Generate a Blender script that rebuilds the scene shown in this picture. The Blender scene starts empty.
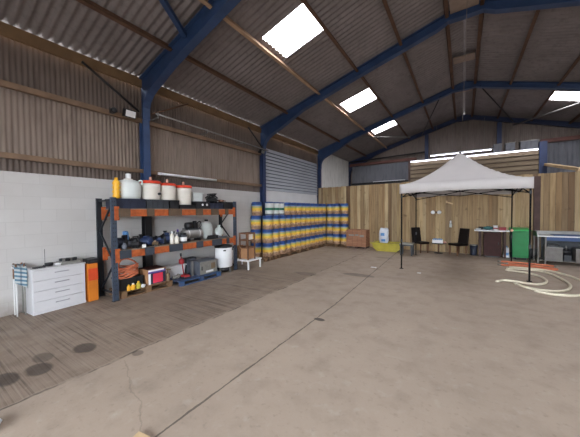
import bpy, bmesh, math, random
from mathutils import Vector, Matrix
random.seed(7)
PI = math.pi
scene = bpy.context.scene
COL = scene.collection

# ------------------------------------------------------------------ materials
def lin(c):
    c = c / 255.0
    return c / 12.92 if c <= 0.04045 else ((c + 0.055) / 1.055) ** 2.4
def rgb(r, g, b): return (lin(r), lin(g), lin(b), 1.0)

class NT:
    """small helper for building node graphs"""
    def __init__(self, name):
        self.m = bpy.data.materials.new(name); self.m.use_nodes = True
        self.t = self.m.node_tree; self.t.nodes.clear()
        self.out = self.n('ShaderNodeOutputMaterial')
        self.b = self.n('ShaderNodeBsdfPrincipled')
        self.l(self.b.outputs[0], self.out.inputs[0])
        self.co = self.n('ShaderNodeTexCoord').outputs['Object']
    def n(self, kind, **kw):
        o = self.t.nodes.new(kind)
        for k, v in kw.items(): setattr(o, k, v)
        return o
    def l(self, a, b): self.t.links.new(a, b)
    def put(self, sock, v):
        if hasattr(v, 'is_linked') or isinstance(v, bpy.types.NodeSocket): self.l(v, sock)
        else: sock.default_value = v
    def math(self, op, a, b=0.0, c=0.0, clamp=False):
        o = self.n('ShaderNodeMath', operation=op, use_clamp=clamp)
        for s, v in zip(o.inputs, (a, b, c)): self.put(s, v)
        return o.outputs[0]
    def xyz(self):
        s = self.n('ShaderNodeSeparateXYZ'); self.l(self.co, s.inputs[0]); return s.outputs
    def scaled(self, sx, sy, sz, loc=(0, 0, 0)):
        o = self.n('ShaderNodeMapping'); self.l(self.co, o.inputs[0])
        o.inputs['Scale'].default_value = (sx, sy, sz); o.inputs['Location'].default_value = loc
        return o.outputs[0]
    def noise(self, scale=5, detail=3, vec=None, rough=0.55):
        o = self.n('ShaderNodeTexNoise'); self.l(vec if vec is not None else self.co, o.inputs['Vector'])
        o.inputs['Scale'].default_value = scale; o.inputs['Detail'].default_value = detail
        o.inputs['Roughness'].default_value = rough
        return o.outputs['Fac']
    def ramp(self, fac, lo, hi, a=0.0, b=1.0):
        o = self.n('ShaderNodeMapRange'); self.put(o.inputs[0], fac)
        for i, v in zip((1, 2, 3, 4), (lo, hi, a, b)): o.inputs[i].default_value = v
        return o.outputs[0]
    def mix(self, fac, a, b, mode='MIX'):
        o = self.n('ShaderNodeMix', data_type='RGBA', blend_type=mode)
        self.put(o.inputs[0], fac); self.put(o.inputs[6], a); self.put(o.inputs[7], b)
        return o.outputs[2]
    def bump(self, h, strength=0.3, dist=0.01):
        o = self.n('ShaderNodeBump'); self.l(h, o.inputs['Height'])
        o.inputs['Strength'].default_value = strength; o.inputs['Distance'].default_value = dist
        self.l(o.outputs[0], self.b.inputs['Normal'])
    def finish(self, col, rough=0.6, metal=0.0):
        self.put(self.b.inputs['Base Color'], col)
        self.put(self.b.inputs['Roughness'], rough); self.b.inputs['Metallic'].default_value = metal
        return self.m

def mat(name, c, rough=0.6, metal=0.0, var=0.18, scale=6.0, bump=0.0, spec=None):
    k = NT(name)
    base = rgb(*c); dark = tuple(x * (1 - var) for x in base[:3]) + (1,)
    lite = tuple(min(1, x * (1 + var * .6)) for x in base[:3]) + (1,)
    nz = k.noise(scale, 4)
    col = k.mix(k.ramp(nz, .3, .7), dark, lite)
    if bump: k.bump(nz, bump)
    if spec is not None: k.b.inputs['Specular IOR Level'].default_value = spec
    return k.finish(col, rough, metal)

def emit(name, c, strength):
    k = NT(name)
    k.finish(rgb(*c), .4)
    k.b.inputs['Emission Color'].default_value = rgb(*c)
    k.b.inputs['Emission Strength'].default_value = strength
    return k.m

M = {}
# white painted blockwork: bricks run along local Y (wall plane x=const)
def m_block():
    k = NT('white_painted_block')
    x, y, z = k.xyz()
    cv = k.n('ShaderNodeCombineXYZ'); k.l(y, cv.inputs[0]); k.l(z, cv.inputs[1])
    br = k.n('ShaderNodeTexBrick'); k.l(cv.outputs[0], br.inputs['Vector'])
    br.inputs['Scale'].default_value = 1.0
    br.inputs['Brick Width'].default_value = .45; br.inputs['Row Height'].default_value = .225
    br.inputs['Mortar Size'].default_value = .006; br.inputs['Mortar Smooth'].default_value = .3
    br.inputs['Color1'].default_value = rgb(192, 189, 187); br.inputs['Color2'].default_value = rgb(186, 183, 181)
    br.inputs['Mortar'].default_value = rgb(181, 178, 176)
    n = k.noise(2.2, 5); n2 = k.noise(30, 2)
    c = k.mix(k.ramp(n, .35, .75, 0, .35), br.outputs['Color'], rgb(170, 164, 160))
    low = k.math('MULTIPLY', k.ramp(z, 0, .35, 1, 0), k.ramp(n, .35, .6, .2, .9))
    c = k.mix(low, c, rgb(120, 108, 98))
    h = k.math('ADD', k.math('MULTIPLY', br.outputs['Fac'], -1.0), k.math('MULTIPLY', n2, .4))
    k.bump(h, .2, .006)
    return k.finish(c, .75)
M['block'] = m_block()

def m_sheet(name, c, c2, pitch_axis, stain):
    k = NT(name)
    n = k.noise(1.3, 6, k.scaled(1, 1, .35)); n2 = k.noise(9, 3, k.scaled(1, 1, .15))
    col = k.mix(k.ramp(n, .3, .7), rgb(*c), rgb(*c2))
    col = k.mix(k.ramp(n2, .5, .75, 0, .6), col, rgb(*stain))
    return k.finish(col, .85)
M['clad'] = m_sheet('weathered_fibre_sheet', (140, 125, 114), (118, 104, 95), 'y', (84, 70, 62))
M['clad_dark'] = m_sheet('dark_fibre_sheet', (112, 99, 92), (94, 82, 76), 'y', (66, 55, 50))  # darker sheet tone, used above the upper rail and below the lower
M['roof'] = m_sheet('roof_fibre_sheet', (132, 124, 124), (116, 108, 108), 'y', (96, 89, 89))
M['white_sheet'] = m_sheet('white_sheet', (224, 222, 218), (210, 208, 204), 'y', (160, 156, 150))
M['gable'] = m_sheet('gable_sheet', (138, 126, 120), (122, 110, 104), 'x', (96, 84, 78))
M['slate'] = m_sheet('slate_grey_sheet', (122, 123, 130), (108, 109, 116), 'x', (84, 85, 92))
M['shutter'] = mat('white_shutter_slats', (176, 181, 190), .45, 0, .1, 1.5)
M['dirtywhite'] = mat('white_panel', (222, 221, 222), .6, 0, .06, 2)

def m_floor():
    k = NT('concrete_floor')
    x, y, z = k.xyz()
    nb = k.noise(.55, 6); nm = k.noise(3.2, 6); nf = k.noise(40, 3)
    c = k.mix(k.ramp(nb, .3, .7), rgb(170, 153, 137), rgb(157, 141, 126))
    c = k.mix(k.ramp(nm, .5, .8, 0, .45), c, rgb(122, 110, 99))
    c = k.mix(k.ramp(nf, .45, .8, 0, .25), c, rgb(168, 157, 146))
    c = k.mix(k.ramp(k.noise(7, 5), .58, .74, 0, .45), c, rgb(178, 168, 156))
    c = k.mix(k.ramp(k.noise(18, 4), .58, .72, 0, .4), c, rgb(124, 111, 100))
    # old brushed slab by the wall
    wob = k.math('MULTIPLY', k.math('SUBTRACT', k.noise(2.5, 4), .5), .16)
    edge = k.math('ADD', x, wob)
    old = k.math('MULTIPLY', k.ramp(edge, -3.37, -3.43), k.ramp(k.math('ADD', y, k.math('MULTIPLY', k.math('SUBTRACT', nm, .5), 3.0)), 5.4, 8.2, 1, .12))
    g1 = k.noise(1.0, 3, k.scaled(.5, 44, 1)); g2 = k.noise(1.0, 2, k.scaled(.35, 17, 1, (3, 1, 0))); pt = k.ramp(k.noise(1.1, 4), .40, .64, .08, 1)
    oc = k.mix(k.ramp(nb, .3, .7), rgb(146, 130, 115), rgb(130, 114, 100))
    oc = k.mix(k.ramp(nm, .45, .75, 0, .5), oc, rgb(112, 97, 85))
    oc = k.mix(k.math('MULTIPLY', k.ramp(g1, .54, .60, 0, .75), pt), oc, rgb(74, 62, 53))
    oc = k.mix(k.math('MULTIPLY', k.ramp(g2, .58, .63, 0, .7), pt), oc, rgb(76, 64, 55))
    oc = k.mix(k.ramp(g1, .36, .30, 0, .4), oc, rgb(158, 144, 131))
    oc = k.mix(k.ramp(k.noise(14, 4), .6, .75, 0, .35), oc, rgb(160, 147, 134))
    c = k.mix(old, c, oc)
    lip = k.math('MULTIPLY', k.ramp(edge, -3.405, -3.385), k.ramp(edge, -3.355, -3.375))
    c = k.mix(k.math('MULTIPLY', lip, k.ramp(k.noise(4, 3), .38, .58, .05, .85)), c, rgb(66, 56, 48))
    # expansion joint running down the hall
    wj = k.math('MULTIPLY', k.math('SUBTRACT', k.noise(6, 4), .5), .035)
    drift = k.math('MULTIPLY', k.math('MAXIMUM', k.math('SUBTRACT', y, 4.5), 0.0), .043)
    j = k.math('ABSOLUTE', k.math('ADD', k.math('ADD', x, 1.965), k.math('ADD', drift, wj)))
    jw = k.ramp(k.noise(3, 2), .3, .7, .006, .016)
    jm = k.math('LESS_THAN', j, jw)
    c = k.mix(k.math('MULTIPLY', jm, .75), c, rgb(62, 53, 46))
    # branching hairline cracks
    for (ax, ay, bx, by) in ((-3.3, 1.5, -2.0, 1.05), (-4.2, 6.2, -4.9, 7.6)):
        dx, dy = bx - ax, by - ay; L = math.hypot(dx, dy)
        u = k.math('DIVIDE', k.math('ADD', k.math('MULTIPLY', k.math('SUBTRACT', x, ax), dx), k.math('MULTIPLY', k.math('SUBTRACT', y, ay), dy)), L * L)
        v = k.math('DIVIDE', k.math('SUBTRACT', k.math('MULTIPLY', k.math('SUBTRACT', x, ax), dy), k.math('MULTIPLY', k.math('SUBTRACT', y, ay), dx)), L)
        w = k.math('ADD', v, k.math('MULTIPLY', k.math('SUBTRACT', k.noise(3.5, 5), .5), .16))
        inside = k.math('MULTIPLY', k.math('GREATER_THAN', u, 0.0), k.math('LESS_THAN', u, 1.0))
        cm = k.math('MULTIPLY', k.math('LESS_THAN', k.math('ABSOLUTE', w), .006), inside)
        c = k.mix(k.math('MULTIPLY', cm, .28), c, rgb(96, 86, 77))
    # oil stains and damp marks
    for (cx, cy, rx, ry, s) in ((-3.97, .66, .16, .10, .8), (-3.92, .90, .15, .12, .75), (-4.02, 1.36, .16, .11, .75),
                                (-4.2, 1.0, .14, .09, .5), (-3.33, 1.66, .07, .06, .5), (-1.9, 3.74, .09, .05, .9),
                                (-2.35, 6.9, .42, .16, .5), (-3.6, 6.3, .35, .16, .35), (-2.4, 9.9, .3, .15, .3)):
        ex = k.math('DIVIDE', k.math('SUBTRACT', x, cx), rx); ey = k.math('DIVIDE', k.math('SUBTRACT', y, cy), ry)
        r = k.math('ADD', k.math('ADD', k.math('MULTIPLY', ex, ex), k.math('MULTIPLY', ey, ey)), k.math('MULTIPLY', k.math('SUBTRACT', nm, .5), 2.2))
        c = k.mix(k.ramp(r, 1.3, .8, 0, s), c, rgb(52, 43, 37))
    h = k.math('ADD', k.math('MULTIPLY', nf, .3), k.math('MULTIPLY', k.math('MULTIPLY', g1, old), -1.4))
    h = k.math('ADD', h, k.math('MULTIPLY', jm, -1.0))
    k.bump(h, .35, .01)
    return k.finish(c, k.ramp(nm, .3, .7, .55, .8))
M['floor'] = m_floor()

def m_island(name, cols, grain_axis, rough=.75):
    """sawn boards: a tone for each board plus long grain"""
    k = NT(name)
    g = k.n('ShaderNodeNewGeometry').outputs['Random Per Island']
    r = k.n('ShaderNodeValToRGB'); k.l(g, r.inputs[0])
    r.color_ramp.interpolation = 'LINEAR'
    n = len(cols)
    while len(r.color_ramp.elements) < n: r.color_ramp.elements.new(.5)
    for i, e in enumerate(r.color_ramp.elements): e.position = i / (n - 1); e.color = rgb(*cols[i])
    sc = {'z': (16, 16, 1.1), 'x': (1.1, 16, 16), 'y': (16, 1.1, 16)}[grain_axis]
    gn = k.noise(1, 5, k.scaled(*sc)); kn = k.noise(5, 3)
    c = k.mix(k.ramp(gn, .42, .7, 0, .5), r.outputs[0], rgb(92, 70, 44))
    c = k.mix(k.ramp(kn, .62, .76, 0, .55), c, rgb(70, 52, 34))
    k.bump(gn, .25, .005)
    return k.finish(c, rough)
M['fence'] = m_island('sawn_fence_boards', [(178, 154, 116), (142, 114, 80), (196, 174, 136), (112, 87, 63), (172, 149, 110), (154, 125, 90), (188, 163, 122), (134, 110, 81)], 'z')
M['boards'] = m_island('lapped_boards', [(122, 106, 86), (106, 92, 74), (132, 116, 94), (112, 98, 80)], 'x')
M['pallet'] = m_island('pallet_wood', [(128, 98, 70), (112, 84, 60), (140, 110, 80)], 'x')
M['blue_pallet'] = m_island('blue_pallet_wood', [(34, 62, 100), (44, 76, 116), (30, 56, 90)], 'x')
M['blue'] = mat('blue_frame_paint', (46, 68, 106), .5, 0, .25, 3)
M['darkblue'] = mat('dark_blue', (38, 52, 88), .55, 0, .25, 3)
M['near_black'] = mat('near_black_steel', (24, 24, 27), .5, 0, .2, 5)
M['purlin'] = mat('rusted_purlin', (92, 66, 50), .8, 0, .3, 4)
M['skylit_purlin'] = mat('skylit_purlin', (172, 142, 116), .7, 0, .2, 4)  # purlin colour lightened to paint in the skylight falling on it
M['rail'] = mat('weathered_rail', (122, 98, 78), .8, 0, .25, 4)
M['eave'] = mat('eave_timber', (116, 90, 62), .8, 0, .25, 3)
M['steel_grey'] = mat('galvanised_steel', (136, 134, 132), .45, .6, .15, 6)
M['stainless'] = mat('brushed_stainless', (168, 166, 164), .38, .8, .12, 10)
M['rackblue'] = mat('rack_blue_grey_paint', (60, 70, 86), .5, .1, .2, 8)
M['rackdark'] = mat('rack_dark_paint', (30, 35, 42), .55, .1, .2, 8)
M['orange'] = mat('rack_orange_paint', (172, 88, 46), .65, 0, .35, 9, 0, .3)
M['bearer'] = mat('deck_bearer_wood', (92, 74, 58), .8, 0, .2, 9)
M['bearer_grey'] = mat('grey_beam_sleeve', (56, 62, 72), .6, 0, .2, 9)
M['deck'] = mat('shelf_deck_board', (128, 112, 96), .8, 0, .2, 5)
M['white'] = mat('white_paint', (222, 222, 224), .4, 0, .05, 4)
M['white_lam'] = mat('white_laminate', (200, 199, 202), .35, 0, .04, 3)
M['plastic_white'] = mat('milky_plastic', (222, 216, 206), .4, 0, .07, 5)
M['plastic_cool'] = mat('cool_milky_plastic', (212, 218, 216), .35, 0, .07, 5)
M['red_lid'] = mat('orange_red_plastic', (216, 62, 34), .4, 0, .1, 8)
M['pinkish'] = mat('pale_pink_plastic', (222, 168, 150), .4, 0, .1, 8)
M['black'] = mat('black_plastic', (26, 27, 31), .45, 0, .2, 8)
M['navy'] = mat('navy_plastic', (36, 42, 60), .5, 0, .2, 8)
M['charcoal'] = mat('charcoal_plastic', (52, 56, 62), .55, 0, .2, 8)
M['rubber'] = mat('black_rubber', (20, 20, 22), .7, 0, .2, 10)
M['yellow'] = mat('yellow_plastic', (236, 176, 42), .4, 0, .12, 8)
M['yellow_tub'] = mat('yellow_tub_plastic', (172, 158, 46), .5, 0, .18, 5)
M['pump_blue'] = mat('pump_blue_enamel', (34, 52, 90), .4, .1, .2, 8)
M['lightblue'] = mat('light_blue_plastic', (96, 146, 200), .4, 0, .15, 8)
M['motor_grey'] = mat('motor_grey_enamel', (96, 100, 110), .45, .3, .2, 8)
M['bronze'] = mat('bronze_casting', (132, 112, 88), .5, .4, .25, 8)
M['keg_blue'] = mat('keg_blue', (28, 66, 132), .5, 0, .3, 9)
M['keg_green'] = mat('keg_green_band', (34, 110, 84), .45, 0, .15, 9)
M['keg_pink'] = mat('keg_tan_base', (156, 122, 98), .6, 0, .5, 16)
M['keg_silver'] = mat('keg_white_shell', (204, 208, 206), .4, .1, .15, 9)
def m_keg():
    k = NT('keg_yellow_sleeve')
    x, y, z = k.xyz()
    rnd = k.n('ShaderNodeObjectInfo').outputs['Random']
    sh = k.math('MULTIPLY', rnd, 40.0)
    cv = k.n('ShaderNodeCombineXYZ'); k.l(k.math('ADD', x, sh), cv.inputs[0]); k.l(y, cv.inputs[1]); k.l(z, cv.inputs[2])
    n = k.noise(8, 4, cv.outputs[0]); n2 = k.noise(22, 2, cv.outputs[0])
    c = k.mix(k.ramp(n, .35, .7), rgb(232, 198, 66), rgb(218, 168, 48))
    c = k.mix(k.math('MULTIPLY', rnd, .35), c, rgb(234, 178, 52))
    c = k.mix(k.ramp(z, .20, .13), c, rgb(206, 168, 134))           # printed tan foot band
    c = k.mix(k.math('MULTIPLY', k.ramp(n2, .52, .60, 0, .8), k.ramp(z, .21, .16)), c, rgb(120, 62, 48))
    c = k.mix(k.ramp(z, .29, .36), c, rgb(84, 132, 178))            # printed pale blue band under the collar
    c = k.mix(k.math('MULTIPLY', k.ramp(z, .26, .285), k.ramp(z, .32, .295)), c, rgb(164, 182, 104))
    return k.finish(c, .5)
M['keg_yellow'] = m_keg()
M['card'] = mat('brown_cardboard', (166, 122, 86), .85, 0, .15, 5)
M['wood'] = mat('brown_wood', (112, 78, 56), .6, 0, .25, 8)
M['palewood'] = mat('pale_timber', (200, 172, 134), .7, 0, .18, 8)
M['canopy'] = mat('white_canopy_fabric', (206, 201, 200), .8, 0, .04, 2)
M['pole'] = mat('dark_steel_pole', (17, 18, 20), .85, 0, .15, 10, 0, .15)
M['leather'] = mat('dark_brown_leather', (24, 17, 17), .6, 0, .25, 12, 0, .25)
M['cab_brown'] = mat('maroon_cabinet', (58, 28, 26), .6, 0, .25, 6, 0, .25)
M['green_bin'] = mat('green_bin_plastic', (20, 128, 66), .45, 0, .14, 5)
M['green_lid'] = mat('green_lid_plastic', (40, 158, 80), .45, 0, .12, 5)
M['red'] = mat('red_enamel', (150, 34, 40), .45, 0, .2, 8)
M['orange_hose'] = mat('orange_hose_rubber', (206, 118, 84), .6, 0, .12, 10)
M['cream_hose'] = mat('cream_hose_rubber', (212, 204, 182), .55, 0, .12, 8)
M['orange_cab'] = mat('amber_cabinet_paint', (200, 116, 34), .5, 0, .12, 5)
M['vermilion'] = mat('vermilion_drawer_paint', (202, 72, 36), .5, 0, .12, 5)
M['handle'] = mat('brushed_handle', (150, 150, 156), .35, .6, .1, 10)
M['sack'] = mat('white_sack_plastic', (214, 218, 226), .5, 0, .12, 6)
M['teal'] = mat('teal_cloth', (60, 110, 112), .8, 0, .15, 10)
M['purple'] = mat('violet_print', (82, 62, 142), .6, 0, .1, 8)
M['red_print'] = mat('red_print', (214, 52, 78), .6, 0, .1, 8)
M['post_brown'] = mat('dark_stained_post', (82, 62, 58), .75, 0, .25, 6)
M['maroon_beam'] = mat('maroon_beam_paint', (104, 66, 58), .7, 0, .2, 4)
M['dull_steel'] = mat('dull_grey_steel', (112, 108, 104), .55, .2, .2, 8)
M['plate_blue'] = mat('blue_protective_film', (44, 74, 124), .5, 0, .15, 6)
M['rope'] = mat('pale_cord', (128, 120, 112), .8, 0, .1, 20)
M['ridge'] = mat('pale_ridge_light', (142, 124, 113), .8, 0, .15, 6)
M['yard'] = mat('yard_tarmac', (104, 100, 95), .9, 0, .2, 1)
M['bounce_strip'] = mat('pale_bounce_strip', (214, 210, 204), .9, 0, .1, 1)
M['foil'] = mat('grey_tray', (140, 138, 132), .5, .3, .2, 12)
M['dark_soil'] = mat('dark_contents', (50, 48, 40), .9, 0, .3, 12)
M['label_white'] = mat('white_label', (226, 226, 226), .6, 0, .05, 10)
M['skylight'] = emit('daylit_skylight', (250, 250, 255), 12.0)
M['tube'] = emit('lit_fluorescent_tube', (240, 240, 255), 5.0)
def m_brick():
    k = NT('red_brick_pack')
    x, y, z = k.xyz()
    cv = k.n('ShaderNodeCombineXYZ'); k.l(k.math('ADD', x, y), cv.inputs[0]); k.l(z, cv.inputs[1])
    br = k.n('ShaderNodeTexBrick'); k.l(cv.outputs[0], br.inputs['Vector'])
    br.inputs['Scale'].default_value = 1; br.inputs['Brick Width'].default_value = .22; br.inputs['Row Height'].default_value = .072
    br.inputs['Mortar Size'].default_value = .004; br.offset = 0
    br.inputs['Color1'].default_value = rgb(168, 122, 94); br.inputs['Color2'].default_value = rgb(152, 106, 80); br.inputs['Mortar'].default_value = rgb(82, 56, 44)
    return k.finish(br.outputs['Color'], .85)
M['brick'] = m_brick()
def m_stripe():
    k = NT('blue_striped_cloth')
    x, y, z = k.xyz()
    s = k.math('SINE', k.math('MULTIPLY', k.math('ADD', k.math('MULTIPLY', z, 1.0), k.math('MULTIPLY', y, .35)), 95.0))
    s2 = k.math('SINE', k.math('MULTIPLY', y, 70.0))
    c = k.mix(k.ramp(s, -.1, .2), rgb(176, 184, 186), rgb(84, 116, 136))
    c = k.mix(k.ramp(s2, .5, .8, 0, .5), c, rgb(48, 66, 90))
    return k.finish(c, .85)
M['stripe'] = m_stripe()

# ------------------------------------------------------------------ mesh building
class B:
    def __init__(self): self.bm = bmesh.new()
    def _f(self, vs, smooth=False, mi=0):
        try:
            f = self.bm.faces.new(vs); f.smooth = smooth; f.material_index = mi; return f
        except ValueError: return None
    def hexa(self, p, mi=0):
        v = [self.bm.verts.new(q) for q in p]
        for a in ((0, 3, 2, 1), (4, 5, 6, 7), (0, 1, 5, 4), (1, 2, 6, 5), (2, 3, 7, 6), (3, 0, 4, 7)):
            self._f([v[i] for i in a], False, mi)
        return self
    def box(self, x0, x1, y0, y1, z0, z1, mi=0):
        return self.hexa([(x0, y0, z0), (x1, y0, z0), (x1, y1, z0), (x0, y1, z0), (x0, y0, z1), (x1, y0, z1), (x1, y1, z1), (x0, y1, z1)], mi)
    def taper(self, w0, d0, w1, d1, z0, z1, cx=0, cy=0, mi=0):
        a, b, c, d = w0 / 2, d0 / 2, w1 / 2, d1 / 2
        return self.hexa([(cx - a, cy - b, z0), (cx + a, cy - b, z0), (cx + a, cy + b, z0), (cx - a, cy + b, z0),
                          (cx - c, cy - d, z1), (cx + c, cy - d, z1), (cx + c, cy + d, z1), (cx - c, cy + d, z1)], mi)
    def bar(self, p, q, w, h, up=(0, 0, 1), mi=0):
        """rectangular bar from p to q; w across, h along up"""
        p, q = Vector(p), Vector(q); d = (q - p).normalized(); u = Vector(up)
        if abs(d.dot(u)) > .98: u = Vector((1, 0, 0))
        s = d.cross(u).normalized(); u = s.cross(d).normalized(); s *= w / 2; u *= h / 2
        return self.hexa([p - s - u, p + s - u, p + s + u, p - s + u, q - s - u, q + s - u, q + s + u, q - s + u], mi)
    def rbox(self, c, size, rot=(0, 0, 0), mi=0):
        from mathutils import Euler
        R = Euler(rot).to_matrix(); c = Vector(c); a, b, e = [s / 2 for s in size]
        return self.hexa([c + R @ Vector(v) for v in ((-a, -b, -e), (a, -b, -e), (a, b, -e), (-a, b, -e), (-a, -b, e), (a, -b, e), (a, b, e), (-a, b, e))], mi)
    def lathe(self, prof, c=(0, 0, 0), seg=20, axis='z', mi=0, cap=True):
        """profile of (radius, height) about an axis through c"""
        c = Vector(c); rings = []
        def place(r, h, a):
            x, y = r * math.cos(a), r * math.sin(a)
            return c + (Vector((x, y, h)) if axis == 'z' else Vector((h, x, y)) if axis == 'x' else Vector((y, h, x)))
        for r, h in prof: rings.append([self.bm.verts.new(place(r, h, 2 * PI * i / seg)) for i in range(seg)])
        for a, b in zip(rings, rings[1:]):
            for i in range(seg):
                j = (i + 1) % seg; self._f([a[i], a[j], b[j], b[i]], True, mi)
        if cap: self._f(list(reversed(rings[0])), False, mi); self._f(rings[-1], False, mi)
        return self
    def cyl(self, p, q, r, r2=None, seg=10, mi=0):
        p, q = Vector(p), Vector(q); d = (q - p).normalized()
        u = d.orthogonal().normalized(); v = d.cross(u); r2 = r if r2 is None else r2
        A = [self.bm.verts.new(p + r * (math.cos(2 * PI * i / seg) * u + math.sin(2 * PI * i / seg) * v)) for i in range(seg)]
        Z = [self.bm.verts.new(q + r2 * (math.cos(2 * PI * i / seg) * u + math.sin(2 * PI * i / seg) * v)) for i in range(seg)]
        for i in range(seg):
            j = (i + 1) % seg; self._f([A[i], A[j], Z[j], Z[i]], True, mi)
        self._f(list(reversed(A)), False, mi); self._f(Z, False, mi); return self
    def tube(self, pts, r, seg=8, sub=6, closed=False, mi=0):
        P = [Vector(p) for p in pts]; n = len(P); path = []
        for i in range(n if closed else n - 1):
            p0 = P[(i - 1) % n] if closed or i > 0 else P[0]; p1 = P[i]; p2 = P[(i + 1) % n]
            p3 = P[(i + 2) % n] if closed or i + 2 < n else P[-1]
            for s in range(sub):
                t = s / sub
                path.append(.5 * ((2 * p1) + (p2 - p0) * t + (2 * p0 - 5 * p1 + 4 * p2 - p3) * t * t + (3 * p1 - p0 - 3 * p2 + p3) * t ** 3))
        if not closed: path.append(P[-1])
        m = len(path); rings = []; u = None
        for i, p in enumerate(path):
            a = path[(i - 1) % m] if closed or i > 0 else p; b = path[(i + 1) % m] if closed or i < m - 1 else p
            d = (b - a).normalized()
            u = d.orthogonal().normalized() if u is None else (u - d * u.dot(d)).normalized()
            v = d.cross(u)
            rings.append([self.bm.verts.new(p + r * (math.cos(2 * PI * k / seg) * u + math.sin(2 * PI * k / seg) * v)) for k in range(seg)])
        for i in range(m if closed else m - 1):
            a, b = rings[i], rings[(i + 1) % m]
            for k in range(seg):
                j = (k + 1) % seg; self._f([a[k], a[j], b[j], b[k]], True, mi)
        if not closed: self._f(list(reversed(rings[0])), False, mi); self._f(rings[-1], False, mi)
        return self
    def prism(self, poly, y0, y1, mi=0):
        """polygon in XZ extruded along Y"""
        a = [self.bm.verts.new((x, y0, z)) for x, z in poly]; b = [self.bm.verts.new((x, y1, z)) for x, z in poly]
        n = len(poly); self._f(a, False, mi); self._f(list(reversed(b)), False, mi)
        for i in range(n): self._f([a[i], b[i], b[(i + 1) % n], a[(i + 1) % n]], False, mi)
        return self
    def grid(self, rows, smooth=True, mi=0):
        V = [[self.bm.verts.new(p) for p in r] for r in rows]
        for a, b in zip(V, V[1:]):
            for i in range(len(a) - 1): self._f([a[i], a[i + 1], b[i + 1], b[i]], smooth, mi)
        return self
    def blob(self, c, size, jitter=.15, sub=2, seed=0, mi=0):
        r = random.Random(seed); res = bmesh.ops.create_icosphere(self.bm, subdivisions=sub, radius=1)
        for v in res['verts']:
            k = 1 + r.uniform(-jitter, jitter)
            v.co = Vector(c) + Vector((v.co.x * size[0] * k, v.co.y * size[1] * k, max(v.co.z * size[2] * k, -size[2])))
        for v in res['verts']:
            for f in v.link_faces: f.smooth = True; f.material_index = mi
        return self

def link(name, b, m, parent=None, loc=None, rz=0.0, bevel=0.0):
    bmesh.ops.recalc_face_normals(b.bm, faces=b.bm.faces[:])
    me = bpy.data.meshes.new(name); b.bm.to_mesh(me); b.bm.free()
    o = bpy.data.objects.new(name, me); COL.objects.link(o)
    for x in (m if isinstance(m, (list, tuple)) else [m]): me.materials.append(M[x] if isinstance(x, str) else x)
    if parent is not None: o.parent = parent
    if loc is not None: o.location = loc
    o.rotation_euler = (0, 0, rz)
    if bevel:
        md = o.modifiers.new('bevel', 'BEVEL'); md.width = bevel; md.segments = 2; md.limit_method = 'ANGLE'
    return o
def tag(o, label, cat, group=None, kind=None):
    o['label'] = label; o['category'] = cat
    assert 4 <= len(label.split()) <= 16, label
    if group: o['group'] = group
    if kind: o['kind'] = kind
    return o
def thing(name, label, cat, loc=(0, 0, 0), rz=0.0, group=None):
    o = bpy.data.objects.new(name, None); COL.objects.link(o); o.empty_display_size = .1
    o.location = loc; o.rotation_euler = (0, 0, rz)
    return tag(o, label, cat, group)
def part(name, b, m, parent, label=None, bevel=0.0):
    o = link(name, b, m, parent, bevel=bevel)
    if label: o['label'] = label
    return o
def solo(name, label, cat, b, m, loc=(0, 0, 0), rz=0.0, group=None, bevel=0.0):
    return tag(link(name, b, m, None, loc, rz, bevel), label, cat, group)
def struct(name, b, m, label=None, cat=None, parent=None):
    o = link(name, b, m, parent); o['kind'] = 'structure'
    if label: o['label'] = label
    if cat: o['category'] = cat
    return o
def dup(root, loc, label, rz=None, group=None, scale=None):
    r = root.copy(); COL.objects.link(r); r.location = loc; r['label'] = label
    assert 4 <= len(label.split()) <= 16, label
    if rz is not None: r.rotation_euler = (0, 0, rz)
    if scale: r.scale = scale
    if group: r['group'] = group
    for ch in list(root.children):
        c = ch.copy(); COL.objects.link(c); c.parent = r
        for g in list(ch.children):
            d = g.copy(); COL.objects.link(d); d.parent = c
    return r

# ------------------------------------------------------------------ the hall
WX, EX = -6.44, 6.44          # inner faces of the side walls
RZ, EZ = 6.74, 4.885           # roof plane at ridge and eave
SL = (RZ - EZ) / 6.44
def zr(x): return RZ - SL * abs(x)
Y0, Y1 = -4.5, 17.0           # rear wall, gable wall
FR = (-1.05, 3.45, 7.88, 12.58, 16.9)
YF = 12.40                    # timber partition

b = B(); b.box(-6.8, 6.8, Y0, Y1 + .2, -.15, 0); struct('floor', b, 'floor')
b = B(); b.box(-40, 40, -45, 45, -.4, -.16); struct('ground', b, 'yard')

b = B(); b.box(-14, -6.9, -20, 30, -.16, -.12); struct('ground_bounce_strip', b, 'bounce_strip')  # unseen pale strip added to bounce sky light up into the eave gap
b = B(); b.box(WX - .2, WX, Y0, 12.5, 0, 2.44); struct('wall_left', b, 'block')
b = B(); b.box(EX, EX + .2, Y0, Y1, 0, 2.44); struct('wall_right', b, 'block')

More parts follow.
